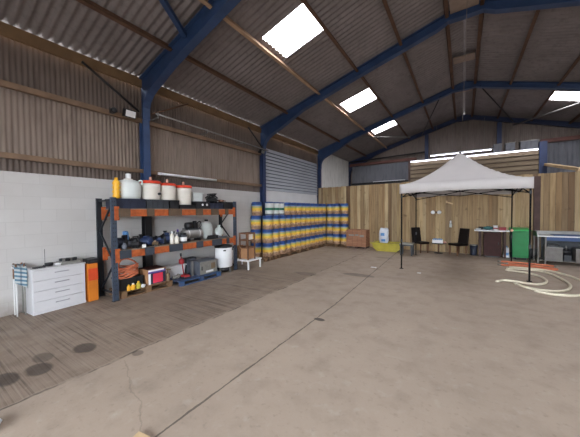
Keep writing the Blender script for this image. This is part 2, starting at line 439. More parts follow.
def corr_wall(b, x, y0, y1, z0, z1, pitch, amp, seg=6):
    n = int((y1 - y0) / pitch * seg); rows = [[], []]
    for i in range(n + 1):
        y = y0 + (y1 - y0) * i / n; xx = x + amp * math.sin(2 * PI * y / pitch)
        rows[0].append((xx, y, z0)); rows[1].append((xx, y, z1))
    return b.grid(rows)
def corr_gable(b, y, x0, x1, zf0, zf1, pitch, amp, seg=6):
    n = int((x1 - x0) / pitch * seg); rows = [[], []]
    for i in range(n + 1):
        x = x0 + (x1 - x0) * i / n; yy = y + amp * math.sin(2 * PI * x / pitch)
        rows[0].append((x, yy, zf0(x))); rows[1].append((x, yy, zf1(x)))
    return b.grid(rows)
b = B(); corr_wall(b, WX - .06, Y0, 8.10, 2.72, 3.90, .0762, .011)
struct('wall_left_cladding', b, 'clad')
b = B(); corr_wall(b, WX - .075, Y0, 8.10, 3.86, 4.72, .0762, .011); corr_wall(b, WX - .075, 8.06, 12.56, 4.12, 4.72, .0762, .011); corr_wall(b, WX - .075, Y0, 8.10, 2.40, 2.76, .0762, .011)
struct('wall_left_upper_cladding', b, 'clad_dark')
b = B(); corr_wall(b, EX + .06, Y0, Y1, 2.40, 4.76, .0762, .011); struct('wall_right_cladding', b, 'clad')
b = B(); corr_wall(b, WX + .10, 12.68, 16.8, 0, 5.0, .15, .012); struct('wall_left_sheeting', b, 'white_sheet')
b = B(); b.box(WX - .2, WX - .03, 8.05, 12.5, 2.44, 4.16); struct('wall_left_infill', b, 'clad')
b = B(); b.box(WX - .2, WX, 12.5, Y1, 0, 4.74); struct('wall_left_end', b, 'clad')
b = B(); corr_gable(b, Y1, -6.44, 6.44, lambda x: 0, lambda x: zr(x) + .02, .0762, .011); struct('wall_back', b, 'gable')

# roller shutter closing the third bay, white panel under it
d = B()
nz = 12
for i in range(nz):
    z0 = 2.55 + i * 1.62 / nz; z1 = z0 + 1.62 / nz
    d.hexa([(WX, 8.02, z0), (WX + .055, 8.02, z0), (WX + .055, 12.44, z0), (WX, 12.44, z0),
            (WX, 8.02, z1), (WX + .004, 8.02, z1), (WX + .004, 12.44, z1), (WX, 12.44, z1)])
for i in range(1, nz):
    z0 = 2.55 + i * 1.62 / nz; d.box(WX, WX + .058, 8.02, 12.44, z0 - .022, z0 - .001, 1)  # grey strips drawn in as the shadow line under each slat lip
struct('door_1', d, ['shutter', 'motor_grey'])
b = B(); b.box(WX, WX + .02, 8.02, 12.42, 1.0, 2.545)
for z in (1.5, 2.0, 2.4): b.box(WX + .02, WX + .026, 8.02, 12.44, z, z + .015)
struct('trim_1', b, 'dirtywhite')

# rear wall with the big open doorway the daylight comes through
b = B()
b.box(-6.6, -3.0, Y0 - .2, Y0, 0, 3.8); b.box(5.0, 6.6, Y0 - .2, Y0, 0, 3.8)
b.prism([(-6.6, 3.8), (6.6, 3.8), (6.6, zr(6.6) + .02), (0, RZ + .02), (-6.6, zr(6.6) + .02)], Y0 - .2, Y0)
struct('wall_front', b, 'clad')

# roof sheets with openings for the skylights
SKY = []
for s in (-1, 1):
    for (a, c) in ((.35, 1.30), (4.83, 5.78), (9.38, 10.33), (13.1, 14.05)):
        if s > 0: a, c = a + .32, c + .32
        SKY.append((s, a, c))
SX0, SX1 = 2.76, 3.84
def roof(s):
    b = B(); pitch, amp, seg = .146, .022, 6
    xs = [0.04, 1.4, SX0, SX1, 5.2, 6.44, 6.62]
    n = int((Y1 + .3 - Y0) / pitch * seg)
    ys = [Y0 + i * pitch / seg for i in range(n + 1)]
    V = [[b.bm.verts.new((s * x, y, zr(x) + .03 + amp * math.sin(2 * PI * y / pitch))) for y in ys] for x in xs]
    for i in range(len(xs) - 1):
        for j in range(n):
            ym = (ys[j] + ys[j + 1]) / 2
            if xs[i] == SX0 and any(ss == s and a < ym < c for ss, a, c in SKY): continue
            b._f([V[i][j], V[i][j + 1], V[i + 1][j + 1], V[i + 1][j]], True)
    return b
c0 = roof(-1); struct('ceiling', c0, 'roof')
struct('ceiling_right', roof(1), 'roof')
b = B(); b.prism([(-.22, RZ), (0, RZ + .08), (.22, RZ), (.22, RZ + .03), (0, RZ + .11), (-.22, RZ + .03)], Y0, Y1 + .2); struct('trim_2', b, 'roof')
for i, (s, a, c) in enumerate(SKY):
    b = B(); n = 24; rows = []
    for x in (SX0 - .03, SX1 + .03):
        rows.append([(s * x, a - .04 + (c - a + .08) * j / n, zr(x) + .05 + .015 * math.sin(2 * PI * (a + (c - a) * j / n) / .146)) for j in range(n + 1)])
    b.grid(rows); struct('window_%d' % (i + 1), b, 'skylight')

# portal frames: a web plate with flanges, curved at the knee
def frame(y, label, dark=False):
    t = thing('portal_frame', label, 'steel frame', (0, y, 0))
    m = 'darkblue' if dark else 'blue'
    def off(x): return zr(x) - .03
    for s in (-1, 1):
        # column
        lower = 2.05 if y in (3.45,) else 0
        def col(z0, z1):
            b = B()
            b.box(s * 6.41, s * 6.28, -.012, .012, z0, z1)
            b.box(s * 6.43, s * 6.41, -.08, .08, z0, z1); b.box(s * 6.28, s * 6.26, -.08, .08, z0, z1)
            return b
        if lower:
            part('column_base', col(0, lower), 'near_black', t, 'black lower length of column')  # column coloured near black below this height
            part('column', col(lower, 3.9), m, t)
        else: part('column', col(0, 3.9), 'darkblue', t)  # unlit look of these columns put into a darker blue
        # rafter with curved haunch: inner curve
        dd = .15 if y == 3.45 else .05 if y == 7.88 else 0
        inn = [(6.26, 3.9), (6.25, 4.18), (6.19, 4.32), (6.06, 4.44), (5.85, 4.55), (5.60, 4.65), (5.2, 4.83), (4.6, off(4.6) - .21 - dd), (2.8, off(2.8) - .18 - dd), (.6, off(.6) - .19 - dd), (.36, off(0) - .29), (0, off(0) - .30)]
        out = [(6.43, 3.9), (6.43, off(6.43)), (5.2, off(5.2)), (4.6, off(4.6)), (2.8, off(2.8)), (.6, off(.6)), (0, off(0))]
        poly = [(s * x, z) for x, z in inn] + [(s * x, z) for x, z in reversed(out)]
        b = B(); b.prism(poly, -.012, .012)
        def flange(pts):
            for (x0, z0), (x1, z1) in zip(pts, pts[1:]): b.bar((s * x0, 0, z0), (s * x1, 0, z1), .17, .022, up=(0, 0, 1) if abs(x1 - x0) > abs(z1 - z0) else (1, 0, 0))
        flange(inn); flange(out[1:])
        part('rafter', b, m, t)
        b = B(); b.box(s * 6.44, s * 6.255, -.12, .12, 0, .02); part('base_plate', b, m, t)
    return t
frame(FR[1], 'nearest blue steel portal frame, its column standing behind the shelf rack')
frame(FR[2], 'second blue portal frame, its column at the start of the keg stacks')
frame(FR[3], 'third blue portal frame, standing over the timber fence')
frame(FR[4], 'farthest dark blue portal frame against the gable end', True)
frame(FR[0], 'blue portal frame at the open doorway end of the hall')

# purlins along the roof, eave beams and wall rails
PL = [(-5.22, 'purlin', 'rust brown roof purlin just above the left eave timber'),
      (-3.97, 'skylit_purlin', 'roof purlin coloured pale as skylit, along the lower edge of the left skylights'),
      (-2.70, 'purlin', 'brown roof purlin running along the upper edge of the left skylights'),
      (-1.48, 'purlin', 'brown roof purlin halfway between left skylights and ridge'),
      (-.40, 'purlin', 'brown ridge purlin left of the hanging cord'),
      (.36, 'purlin', 'brown ridge purlin right of the hanging cord'),
      (1.42, 'purlin', 'brown roof purlin halfway between ridge and right skylights'),
      (2.68, 'purlin', 'brown roof purlin along the upper edge of the right skylights'),
      (3.97, 'purlin', 'brown roof purlin along the lower edge of the right skylights'),
      (5.22, 'purlin', 'brown roof purlin just above the right eave')]
for x, m, lab in PL:
    b = B(); z = zr(x); a = math.atan(SL) * (1 if x < 0 else -1)
    L = Y1 - .1 - Y0
    b.rbox((0, L / 2, 0), (.055, L, .11), (0, -a, 0)); b.rbox((.03 if x < 0 else -.03, L / 2, -.05), (.07, L, .012), (0, -a, 0))
    solo('roof_purlin', lab, 'roof beam', b, m, (x, Y0, z - .045))
b = B(); b.box(0, .05, 0, Y1 - .1 - Y0, 0, .212); solo('eave_beam', 'brown timber eave beam along top of the left wall', 'roof beam', b, 'eave', (WX + .0, Y0, 4.678))
b = B(); b.box(-.05, 0, 0, Y1 - .1 - Y0, 0, .212); solo('eave_beam', 'brown timber eave beam along top of the right wall', 'roof beam', b, 'eave', (EX, Y0, 4.678))
b = B(); b.box(0, .07, 0, 8.0 - Y0, 0, .10); solo('wall_rail', 'upper brown rail crossing the left corrugated wall above the floodlight', 'wall rail', b, 'rail', (WX - .03, Y0, 3.84))
b = B(); b.box(0, .07, 0, 8.0 - Y0, 0, .09); solo('wall_rail', 'lower brown rail on left wall just above the white blockwork', 'wall rail', b, 'rail', (WX - .03, Y0, 2.66))

# braces
def rod(label, p, q, r, m, name='brace_rod', cat='brace'):
    p, q = Vector(p), Vector(q); b = B(); b.cyl((0, 0, 0), q - p, r, seg=8); return solo(name, label, cat, b, m, p)
rod('dark brace running down left of the nearest column from the eave', (-6.30, 2.22, 4.70), (-6.28, 3.30, 4.05), .025, 'near_black')
rod('dark brace running down right of the nearest column from the eave', (-6.30, 4.62, 4.66), (-6.28, 3.60, 4.08), .02, 'purlin')
rod('dark brace beside the second column under the eave', (-6.30, 7.05, 4.66), (-6.28, 7.84, 4.05), .025, 'near_black')
b = B(); b.bar((0, 0, 0), (.95, -1.75, .24), .09, .09); solo('roof_brace', 'blue roof brace rising from the nearest frame at top of view', 'brace', b, 'blue', (-4.72, 3.42, 5.27))
rod('thin dark brace crossing the roof left of ridge in the last bay', (-.82, 12.5, zr(.8) - .2), (-2.0, 16.85, zr(2) - .2), .022, 'near_black')
rod('thin dark brace crossing the roof right of ridge in the last bay', (.5, 12.5, zr(.5) - .2), (2.0, 16.85, zr(2) - .2), .022, 'near_black')
rod('pale pipe slanting under the roof below the right skylight', (2.0, 16.8, 5.78), (3.75, 12.6, 5.32), .03, 'steel_grey', 'pipe', 'pipe')
rod('thin pale pipe hanging level under the last left skylight', (-4.3, 12.78, 5.30), (-1.97, 12.78, 4.93), .02, 'steel_grey', 'pipe', 'pipe')
for (x, y, w, d, lab) in ((-.02, 10.32, .58, .42, 'pale board standing in for ridge light between second and third frames'),
                          (-.02, 7.55, .58, .50, 'pale board standing in for ridge light just before the second frame'),
                          (-.02, 12.95, .58, .5, 'pale board standing in for ridge light just behind the third frame')):
    b = B(); b.box(-w / 2, w / 2, -d / 2, d / 2, -.03, 0); solo('ridge_light_board', lab, 'board', b, 'ridge', (x, y, zr(.36) - .06))  # pale boards stand in for light leaking through the ridge
b = B(); b.tube([(0, 0, 0), (.05, -1.0, .95), (.1, -2.2, 2.1), (.12, -3.1, 3.02)], .0045, 6); solo('cord', 'thin pale cord rising from the gazebo peak to the ridge', 'cord', b, 'rope', (-.08, 9.74, 3.52))

# ------------------------------------------------------------------ wall fittings
t = thing('floodlight', 'white faced floodlight beside the nearest blue column', 'floodlight', (-6.39, 3.06, 3.92))
b = B(); b.rbox((.16, 0, 0), (.10, .24, .17), (0, .3, 0)); part('housing', b, 'black', t)
b = B(); b.rbox((.218, 0, -.018), (.012, .20, .13), (0, .3, 0)); part('lens', b, 'white', t)
b = B(); b.box(-.01, .12, -.03, .03, -.03, .03); part('bracket', b, 'black', t)
t = thing('sensor', 'small dark round sensor on the rail left of the floodlight', 'sensor', (-6.40, 2.77, 3.92))
b = B(); b.box(0, .06, -.04, .04, -.05, .05); part('mount', b, 'black', t)
b = B(); b.lathe([(.02, .06), (.06, .08), (.06, .14), (.02, .16)], axis='x', seg=12); part('head', b, 'black', t)
t = thing('floodlight', 'small grey faced floodlight beside the second column', 'floodlight', (-6.39, 7.72, 3.93))
b = B(); b.rbox((.14, 0, 0), (.09, .2, .14), (0, .3, 0)); part('housing', b, 'black', t)
b = B(); b.rbox((.192, 0, -.016), (.012, .16, .10), (0, .3, 0)); part('lens', b, 'foil', t)
b = B(); b.box(-.01, .1, -.03, .03, -.03, .03); part('bracket', b, 'black', t)
t = thing('conduit', 'pale grey cable conduit along the left wall between the first two columns', 'conduit', (-6.08, 3.58, 4.05))
b = B(); b.cyl((0, 0, 0), (0, 4.3, -.08), .022, seg=8); part('pipe', b, 'steel_grey', t)
for y in (.05, 1.5, 2.9, 4.2):
    b = B(); b.box(-.28, .0, y - .015, y + .015, -.10, -.08); b.box(-.02, .02, y - .015, y + .015, -.1, .03 - .02 * y); part('bracket', b, 'steel_grey', t)
t = thing('batten_light', 'unlit white batten light on the left wall above the red lidded drums', 'light', (-6.40, 3.78, 2.66))
b = B(); b.box(0, .06, 0, 1.85, 0, .06); part('body', b, 'white', t)
b = B(); b.cyl((.08, .04, .03), (.08, 1.81, .03), .02); part('lamp_tube', b, 'white', t)

# ------------------------------------------------------------------ timber fence across the hall
t = thing('timber_fence', 'tall fence of vertical sawn timber boards across the back', 'fence', (0, YF, 0))
b = B(); x = -6.30; r = random.Random(3)
while x < 6.05:
    w = r.choice((.15, .15, .15, .2, .12)); dy = r.uniform(-.008, .008); top = 2.93 + r.uniform(-.012, .012) - (.02 if x < -2.4 else 0)
    b.box(x, x + w - .006, -.025 + dy, .0 + dy, 0.01, top); x += w
part('boards', b, 'fence', t)
b = B()
for z in (.3, 1.4, 2.5): b.box(-6.3, 6.05, .02, .09, z, z + .09)
part('rail', b, 'pallet', t)
b = B(); b.box(0, .17, -.05, .0, 0, 2.84); solo('dark_post', 'dark brown post standing against the fence right of the green bin', 'post', b, 'post_brown', (2.04, YF - .035, 0))
b = B(); b.bar((0, 0, 0), (-.26, 2.94, .60), .12, .10); solo('prop_timber', 'pale sloping timber resting on the fence top at right', 'timber', b, 'palewood', (3.14, 12.28, 2.975))

# fittings on the fence
t = thing('twin_light', 'twin white light heads on the fence above the round table', 'light', (-.93, YF - .028, 1.62))
b = B(); b.box(-.035, .035, -.04, 0, -.035, .035); part('box', b, 'bearer', t)
for s in (-1, 1):
    b = B(); b.lathe([(.03, -.13), (.075, -.12), (.075, -.05), (.03, -.03)], (s * .115, 0, 0), 14, 'y'); b.box(min(s * .13, s * .05), max(s * .13, s * .05), -.05, -.03, -.012, .012); part('head', b, 'white', t)
t = thing('wall_bracket', 'small pale angled bracket high on the fence under the gazebo', 'bracket', (-.45, YF - .035, 1.98))
b = B(); b.bar((-.12, -.02, .05), (.10, -.03, -.03), .03, .05); part('arm', b, 'palewood', t)
b = B(); b.box(-.14, -.09, -.03, 0, .01, .10); part('plate', b, 'palewood', t)
t = thing('soap_bottle', 'small white bottle hung on the fence left of the second chair', 'bottle', (-.42, YF - .035, 1.02))
b = B(); b.lathe([(.035, 0), (.045, .02), (.045, .14), (.02, .18)], (0, -.06, 0), 12); part('body', b, 'plastic_cool', t)
b = B(); b.lathe([(.02, .18), (.03, .19), (.03, .25), (.015, .27)], (0, -.06, 0), 10); part('cap', b, 'white', t)
b = B(); b.box(-.03, .03, -.02, 0, .02, .12); part('holder', b, 'charcoal', t)

# ------------------------------------------------------------------ behind the fence
t = thing('timber_clad_room', 'store room clad in pale horizontal boards behind the fence', 'room', (0, 15.3, 0))
b = B(); n = 20; H = 4.26
for i in range(n):
    z0 = i * H / n; z1 = z0 + H / n - .03
    b.hexa([(-2.36, -.05, z0), (2.66, -.05, z0), (2.66, .02, z0), (-2.36, .02, z0), (-2.36, -.008, z1), (2.66, -.008, z1), (2.66, .02, z1), (-2.36, .02, z1)])
part('front_boards', b, 'boards', t)
b = B(); b.box(-2.36, 2.66, .02, 1.4, 0, H - .01); part('carcass', b, 'post_brown', t)
b = B(); b.box(2.67, 2.92, -.06, .2, 0, H + .3); part('corner_post', b, 'darkblue', t)
b = B(); b.box(-2.44, -2.37, -.06, .1, 0, H + .05); part('edge_trim', b, 'post_brown', t)
b = B(); b.box(-2.5, 2.7, .5, .62, H + .0, H + .10); part('roof_rail', b, 'charcoal', t)
for i, (x0, lab) in enumerate(((-2.34, 'lit tube light on the boarded room edge, left of the gazebo peak'), (-.68, 'lit tube light on the boarded room edge, right of the gazebo peak'), (.98, 'lit tube light at the right end of the boarded room edge'))):
    t = thing('tube_light', lab, 'light', (x0, 15.24, 4.20), 0, 'tube lights on the boarded room')
    b = B(); b.box(0, 1.66, -.03, .01, .03, .09); part('body', b, 'white', t)
    b = B(); b.cyl((.02, -.045, .03), (1.64, -.045, .03), .02); part('lamp_tube', b, 'tube', t)
for i, (x0, lab) in enumerate(((-1.5, 'lit tube light of the upper row, left of the gazebo peak'), (-.18, 'lit tube light of the upper row, right of the gazebo peak'))):
    t = thing('tube_light', lab, 'light', (x0, 16.0, 4.56), 0, 'tube lights above the boarded room')
    b = B(); b.box(0, 1.3, -.03, .03, .03, .09); part('body', b, 'white', t)
    b = B(); b.cyl((.02, 0, .02), (1.28, 0, .02), .018); part('lamp_tube', b, 'tube', t)
    b = B(); b.cyl((.3, 0, .09), (.3, 0, 1.6), .006, seg=6); b.cyl((1.0, 0, .09), (1.0, 0, 1.6), .006, seg=6); part('hanger', b, 'steel_grey', t)
for x, w, lab in ((1.18, .30, 'bright steel duct box on the boarded room roof at its left'), (1.62, .34, 'square steel duct box on the boarded room roof, the middle one'), (2.15, .6, 'long steel duct box at the right end of the boarded room roof')):
    t = thing('duct_box', lab, 'duct', (x, 15.9, 4.265))
    b = B(); b.box(0, w, 0, .4, .02, .50); part('casing', b, 'slate', t)
    b = B(); b.box(-.02, w + .02, -.02, .42, .50, .53); part('flange', b, 'steel_grey', t)
    b = B(); b.box(-.02, w + .02, -.02, .42, 0.0, .02); part('flange', b, 'steel_grey', t)
t = thing('sheet_cladding', 'grey sheet cladding on the gable left of the boarded room', 'cladding', (-4.3, 16.72, 3.35))
b = B(); b.box(-1.75, 1.6, 0, .04, .12, 1.18); part('sheet', b, 'slate', t)
b = B(); b.box(-1.8, 1.62, -.06, .06, 0, .12); part('lower_rail', b, 'near_black', t)
b = B(); b.box(-.4, 1.45, -.08, -.02, .12, .16); part('white_strip', b, 'white', t, 'white strip along the rail')
b = B(); b.box(0, 3.95, -.08, 0, 0, .16); solo('gable_beam', 'maroon beam above the grey gable panel at left', 'beam', b, 'maroon_beam', (-6.2, 16.72, 4.56))
b = B(); b.box(0, 3.4, -.08, 0, 0, .16); solo('gable_beam', 'maroon beam above the slate sheeting at right', 'beam', b, 'maroon_beam', (2.95, 16.66, 4.74))
b = B(); corr_gable(b, 0, 0, 3.4, lambda x: 0, lambda x: 4.72, .15, .014); solo('slate_sheeting', 'slate grey corrugated sheeting right of the boarded room', 'sheeting', b, 'slate', (2.96, 16.72, 0))
for x, z0, lab in ((-1.75, 4.3, 'dark blue gable post left of the gazebo peak'), (1.46, 4.3, 'dark blue gable post behind the duct boxes')):
    b = B(); b.box(-.09, .09, -.09, .0, 0, zr(x) - z0 - .3); solo('gable_post', lab, 'post', b, 'darkblue', (x, 16.80, z0))
b = B(); b.cyl((0, 0, 0), (4.5, 0, .12), .04); solo('pipe', 'dark pipe crossing the gable just above the maroon beam', 'pipe', b, 'near_black', (-6.2, 16.75, 4.86))

# ------------------------------------------------------------------ kegs
def lathe_part(name, prof, m, parent, label=None, seg=22):
    b = B(); b.lathe(prof, seg=seg); return part(name, b, m, parent, label)
KH = .488
def make_keg(label, loc):
    t = thing('keg', label, 'keg', loc, 0, 'stacked kegs')
    lathe_part('body', [(.165, .07), (.185, .09), (.192, .12), (.188, .15), (.188, .36), (.192, .39), (.183, .41), (.12, .425)], 'keg_yellow', t)
    lathe_part('top_collar', [(.166, .375), (.194, .38), (.194, .42), (.176, .475), (.176, .487), (.162, .487), (.160, .42)], 'keg_blue', t, 'blue collar')
    lathe_part('bottom_collar', [(.158, .08), (.16, .01), (.176, .0), (.184, .012), (.191, .06), (.191, .135), (.166, .14)], 'keg_pink', t, 'tan base collar')
    b = B(); b.lathe([(.035, .42), (.035, .45), (.02, .455)], seg=10); part('valve', b, 'steel_grey', t)
    return t
ordn = ['first', 'second', 'third', 'fourth', 'fifth', 'sixth', 'seventh', 'eighth', 'ninth', 'tenth', 'eleventh', 'twelfth']
tiern = ['bottom', 'second', 'third', 'top']
spots = []
for k in range(4):
    z = .112 + k * KH
    for i in range(12):
        if k == 3 and i in (0, 1, 2): continue
        spots.append((-5.85 + (random.uniform(-.02, .02) if i < 11 else -.01), 7.5 + .402 * i + random.uniform(-.008, .008), z, 'blue and yellow keg in the %s tier, %s from the rack end of the stack' % (tiern[k], ordn[i])))
    spots.append((-6.235, 7.25 + (.13 if k == 3 else .06), z, 'blue and yellow keg by the white wall, %s tier at the rack end' % tiern[k]))
    spots.append((-5.54, 12.165, z, 'blue and yellow keg set back in the corner, %s tier' % tiern[k]))
    spots.append((-5.155, 12.02, z, 'blue and yellow keg before the fence beside the corner, %s tier' % tiern[k]))
    spots.append((-4.765, 12.06, z, 'blue and yellow keg against the fence nearest the bricks, %s tier' % tiern[k]))
kg = None
for x, y, z, lab in spots:
    rz = random.uniform(0, 6)
    if kg is None: kg = make_keg(lab, (x, y, z)); kg.rotation_euler.z = rz
    else: dup(kg, (x, y, z), lab, rz)
for i, (y, lab) in enumerate(((7.62, 'nearest of three white kegs with green band on top of the stack'), (7.98, 'middle of three white kegs with green band on top of the stack'), (8.30, 'farthest of three white kegs with green band on top of the stack'))):
    t = thing('keg', lab, 'keg', (-5.86, y, .112 + 3 * KH), 0, 'white kegs with green band')
    lathe_part('body', [(.14, 0), (.158, .02), (.158, .12), (.155, .14), (.155, .44), (.12, .455)], 'keg_silver', t)
    lathe_part('band', [(.1575, .185), (.1595, .19), (.1595, .27), (.1575, .275)], 'keg_green', t, 'green band')
    lathe_part('top_collar', [(.12, .44), (.155, .44), (.158, .48), (.145, .485), (.14, .45)], 'keg_blue', t)
    lathe_part('foot', [(.1585, .005), (.1605, .01), (.1605, .06), (.1585, .065)], 'motor_grey', t)

def make_pallet(label, loc, L, W, H, m, group=None, rz=0.0, nb=3):
    """deck boards run along X (local), bearers beneath; L along x, W along y"""
    t = thing('pallet', label, 'pallet', loc, rz, group)
    b = B(); n = 6; w = W / n
    for i in range(n): b.box(0, L, i * w + .008, (i + 1) * w - .008, H - .02, H)
    part('deck', b, m, t)
    for i in range(nb):
        x = .05 + (L - .1) * i / (nb - 1)
        for y in (.05, W / 2, W - .05):
            b = B(); b.box(x - .05, x + .05, y - .045, y + .045, .02, H - .02); part('block', b, m, t)
    for y in (.05, W / 2, W - .05):
        b = B(); b.box(0, L, y - .045, y + .045, 0, .02); part('skid', b, m, t)
    return t
# under the kegs: length along the wall
for y, L, W, lab in ((7.10, .68, .80, 'wooden pallet under the kegs nearest the rack'), (7.88, 1.48, .58, 'wooden pallet under the kegs behind the second column'), (9.38, 1.48, .58, 'wooden pallet under the middle of the long keg stack'), (10.88, 1.25, .58, 'wooden pallet under the kegs at the corner end')):
    make_pallet(lab, (-5.64, y, 0), L, W, .112, 'pallet', 'pallets under the kegs', PI / 2)
make_pallet('wooden pallet under the corner kegs by the fence', (-5.60, 11.76, 0), 1.04, .60, .112, 'pallet', 'pallets under the kegs')

# ------------------------------------------------------------------ shelf rack
t = thing('shelf_rack', 'tall pallet rack with orange beams and blue grey uprights by white wall', 'rack', (-5.65, 2.44, 0))
RL, RD = 3.26, .66
for x in (0, -RD):
    for y in (.0, RL):
        b = B(); s = 1 if x == 0 else -1
        x0, x1 = x - .045 * (1 if x == 0 else 0), x + .045 * (0 if x == 0 else 1)
        b.box(x0, x1, y - .05, y + .05, .012, 2.02)
        xs = x0 if s < 0 else x1
        for k in range(22):
            z = .12 + k * .086
            b.box(xs - .002, xs + .002, y - .022, y - .010, z, z + .03, 1); b.box(xs - .002, xs + .002, y + .010, y + .022, z, z + .03, 1)
        part('upright', b, ['rackblue' if x == 0 else 'rackdark', 'black'], t)
        b = B(); b.box(x - .06 if s > 0 else x - .008, x + .015 if s > 0 else x + .06, y - .06, y + .06, 0, .012); part('foot_plate', b, 'rackdark', t)
for y in (0, RL):
    for i in range(3):
        z0 = .15 + i * .6; a, c = (-.045, -RD + .045) if i % 2 else (-RD + .045, -.045)
        b = B(); b.bar((a, y, z0), (c, y, z0 + .58), .03, .025); part('brace', b, 'rackdark', t)
    for z in (.13, 1.95):
        b = B(); b.box(-RD + .045, -.045, y - .015, y + .015, z, z + .03); part('brace', b, 'rackdark', t)
for z in (1.645, .815):
    for x in (-.045, -.585):
        b = B(); b.box(x, x + .04, .05, RL - .05, z, z + .14); bm_ = part('beam', b, 'orange', t, 'orange beam')
        for y in (.05, RL - .05):
            b = B(); b.box(x + .04, x + .052, y - .045, y + .045, z - .07, z + .20); link('connector', b, 'orange', bm_)
    b = B(); b.box(-.585, -.01, .06, RL - .06, z + .14, z + .16); part('shelf_board', b, 'deck', t)
for ys, z, m in ((((.08, .30), (.64, .80), (1.14, 1.48), (1.88, 2.09), (2.36, 2.62), (2.86, 2.98)), 1.645, 'bearer'), (((.08, .30), (.58, .78), (1.14, 1.48), (1.88, 2.08), (2.38, 2.72), (2.9, 3.0)), .815, 'bearer_grey')):
    for (a, c) in ys:
        b = B(); b.box(-.005, .014, a, c, z - .006, z + .158); part('bearer', b, m, t)
TZ, MZ = 1.806, .976          # shelf surfaces

def crate(name, label, loc, w, d, h, m, cat='crate', group=None, holes=None):
    """open stacking crate, w along y, d along x"""
    t = thing(name, label, cat, loc, 0, group)
    b = B(); e = .012
    b.box(-d / 2, d / 2, -w / 2, w / 2, 0, e)
    b.box(-d / 2, -d / 2 + e, -w / 2, w / 2, e, h); b.box(d / 2 - e, d / 2, -w / 2, w / 2, e, h)
    b.box(-d / 2 + e, d / 2 - e, -w / 2, -w / 2 + e, e, h); b.box(-d / 2 + e, d / 2 - e, w / 2 - e, w / 2, e, h)
    n = max(2, int(w / .12))
    for i in range(n + 1):
        y = -w / 2 + w * i / n; b.box(d / 2, d / 2 + .008, y - .008, y + .008, 0, h - .03)
    part('shell', b, m, t)
    b = B()
    for x0, x1, y0, y1 in ((d / 2, d / 2 + .015, -w / 2 - .015, w / 2 + .015), (-d / 2 - .015, -d / 2, -w / 2 - .015, w / 2 + .015), (-d / 2, d / 2, -w / 2 - .015, -w / 2), (-d / 2, d / 2, w / 2, w / 2 + .015)): b.box(x0, x1, y0, y1, h - .03, h)
    part('rim', b, m, t)
    if holes:
        for y in holes:
            b = B(); b.lathe([(.03, d / 2 + .006), (.03, d / 2 + .012)], (0, y, h * .55), 12, 'x'); part('hand_hole', b, 'label_white', t, 'pale round hole')
    return t
def lidded_crate(name, label, loc, w, d, h, m, cat='crate'):
    t = crate(name, label, loc, w, d, h, m, cat)
    b = B(); b.box(-d / 2 + .012, d / 2 - .012, -w / 2 + .012, w / 2 - .012, h - .015, h); part('lid', b, m, t)
    return t
lidded_crate('crate', 'navy crate under the big white tank on the top shelf', (-5.95, 2.805, TZ), .58, .42, .20, 'navy')
lidded_crate('crate', 'charcoal crate under the first red lidded drum', (-5.95, 3.385, TZ), .50, .42, .20, 'charcoal')
lidded_crate('crate', 'black crate under the middle red lidded drum', (-5.95, 3.79, TZ), .22, .42, .20, 'black')
crate('crate', 'black tray under the third red lidded drum', (-5.95, 4.15, TZ), .42, .42, .10, 'black')
crate('crate', 'black crate with two pale round holes on the top shelf', (-5.93, 4.60, TZ), .40, .42, .19, 'black', holes=(-.02, .12))
lidded_crate('crate', 'dark crate under the tangle of cables', (-5.93, 5.06, TZ), .44, .42, .15, 'navy')
crate('crate', 'black crate at the right end of the top shelf', (-5.93, 5.49, TZ), .34, .42, .20, 'black')

t = thing('carboy', 'big round white plastic tank with screw cap on the top shelf', 'tank', (-5.96, 2.87, TZ + .20))
lathe_part('body', [(.19, 0), (.215, .02), (.232, .09), (.236, .20), (.232, .30), (.21, .36), (.14, .40), (.09, .41)], 'plastic_cool', t, seg=24)
lathe_part('neck', [(.085, .40), (.085, .43)], 'plastic_white', t); lathe_part('cap', [(.04, .425), (.052, .435), (.052, .53), (.045, .54)], 'white', t)
b = B(); b.tube([(.10, .13, .36), (.13, .17, .40), (.17, .20, .39), (.20, .17, .30)], .014); part('handle', b, 'plastic_cool', t)
t = thing('yellow_bottle', 'tall ribbed yellow bottle at the left end of the top shelf', 'bottle', (-5.83, 2.575, TZ + .20))
pr = [(.05, 0)]
for i in range(4): pr += [(.072, .05 + i * .085), (.054, .095 + i * .085)]
lathe_part('body', pr + [(.04, .37), (.022, .38)], 'yellow', t, seg=16); lathe_part('cap', [(.022, .375), (.034, .38), (.03, .42)], 'yellow', t, seg=12)
for i, (y, z, r, h, lab) in enumerate(((3.33, TZ + .20, .205, .39, 'largest red lidded white drum with black tap on the top shelf'), (3.735, TZ + .20, .19, .37, 'middle of the three red lidded white drums'), (4.17, TZ + .10, .195, .45, 'red lidded white drum farthest from the big tank'))):
    t = thing('drum', lab, 'drum', (-5.93, y, z), 0, 'red lidded drums')
    lathe_part('body', [(r - .02, 0), (r - .012, .015), (r - .004, h - .12), (r, h - .11), (r, h - .06), (r - .006, h - .05), (r - .006, h)], 'plastic_white', t, seg=24)
    lathe_part('lid', [(r - .005, h - .03), (r + .012, h - .03), (r + .012, h + .02), (r - .02, h + .035), (r - .04, h + .025)], 'red_lid', t, 'orange red lid', seg=24)
    lathe_part('spout', [(.03, h + .02), (.028, h + .12), (.02, h + .13)], 'pinkish', t, seg=12)
    if i == 0:
        b = B(); b.lathe([(.03, r - .03), (.03, r + .02), (.02, r + .05)], (0, .08, .13), 12, 'x'); part('tap', b, 'black', t)
t = thing('storage_tub', 'translucent white lidded tub behind the black crate with holes', 'tub', (-6.02, 4.59, TZ + .012))
b = B(); b.taper(.20, .28, .24, .33, 0, .40); part('body', b, 'plastic_cool', t, bevel=.02)
b = B(); b.box(-.13, .13, -.175, .175, .40, .42); part('lid', b, 'plastic_cool', t)
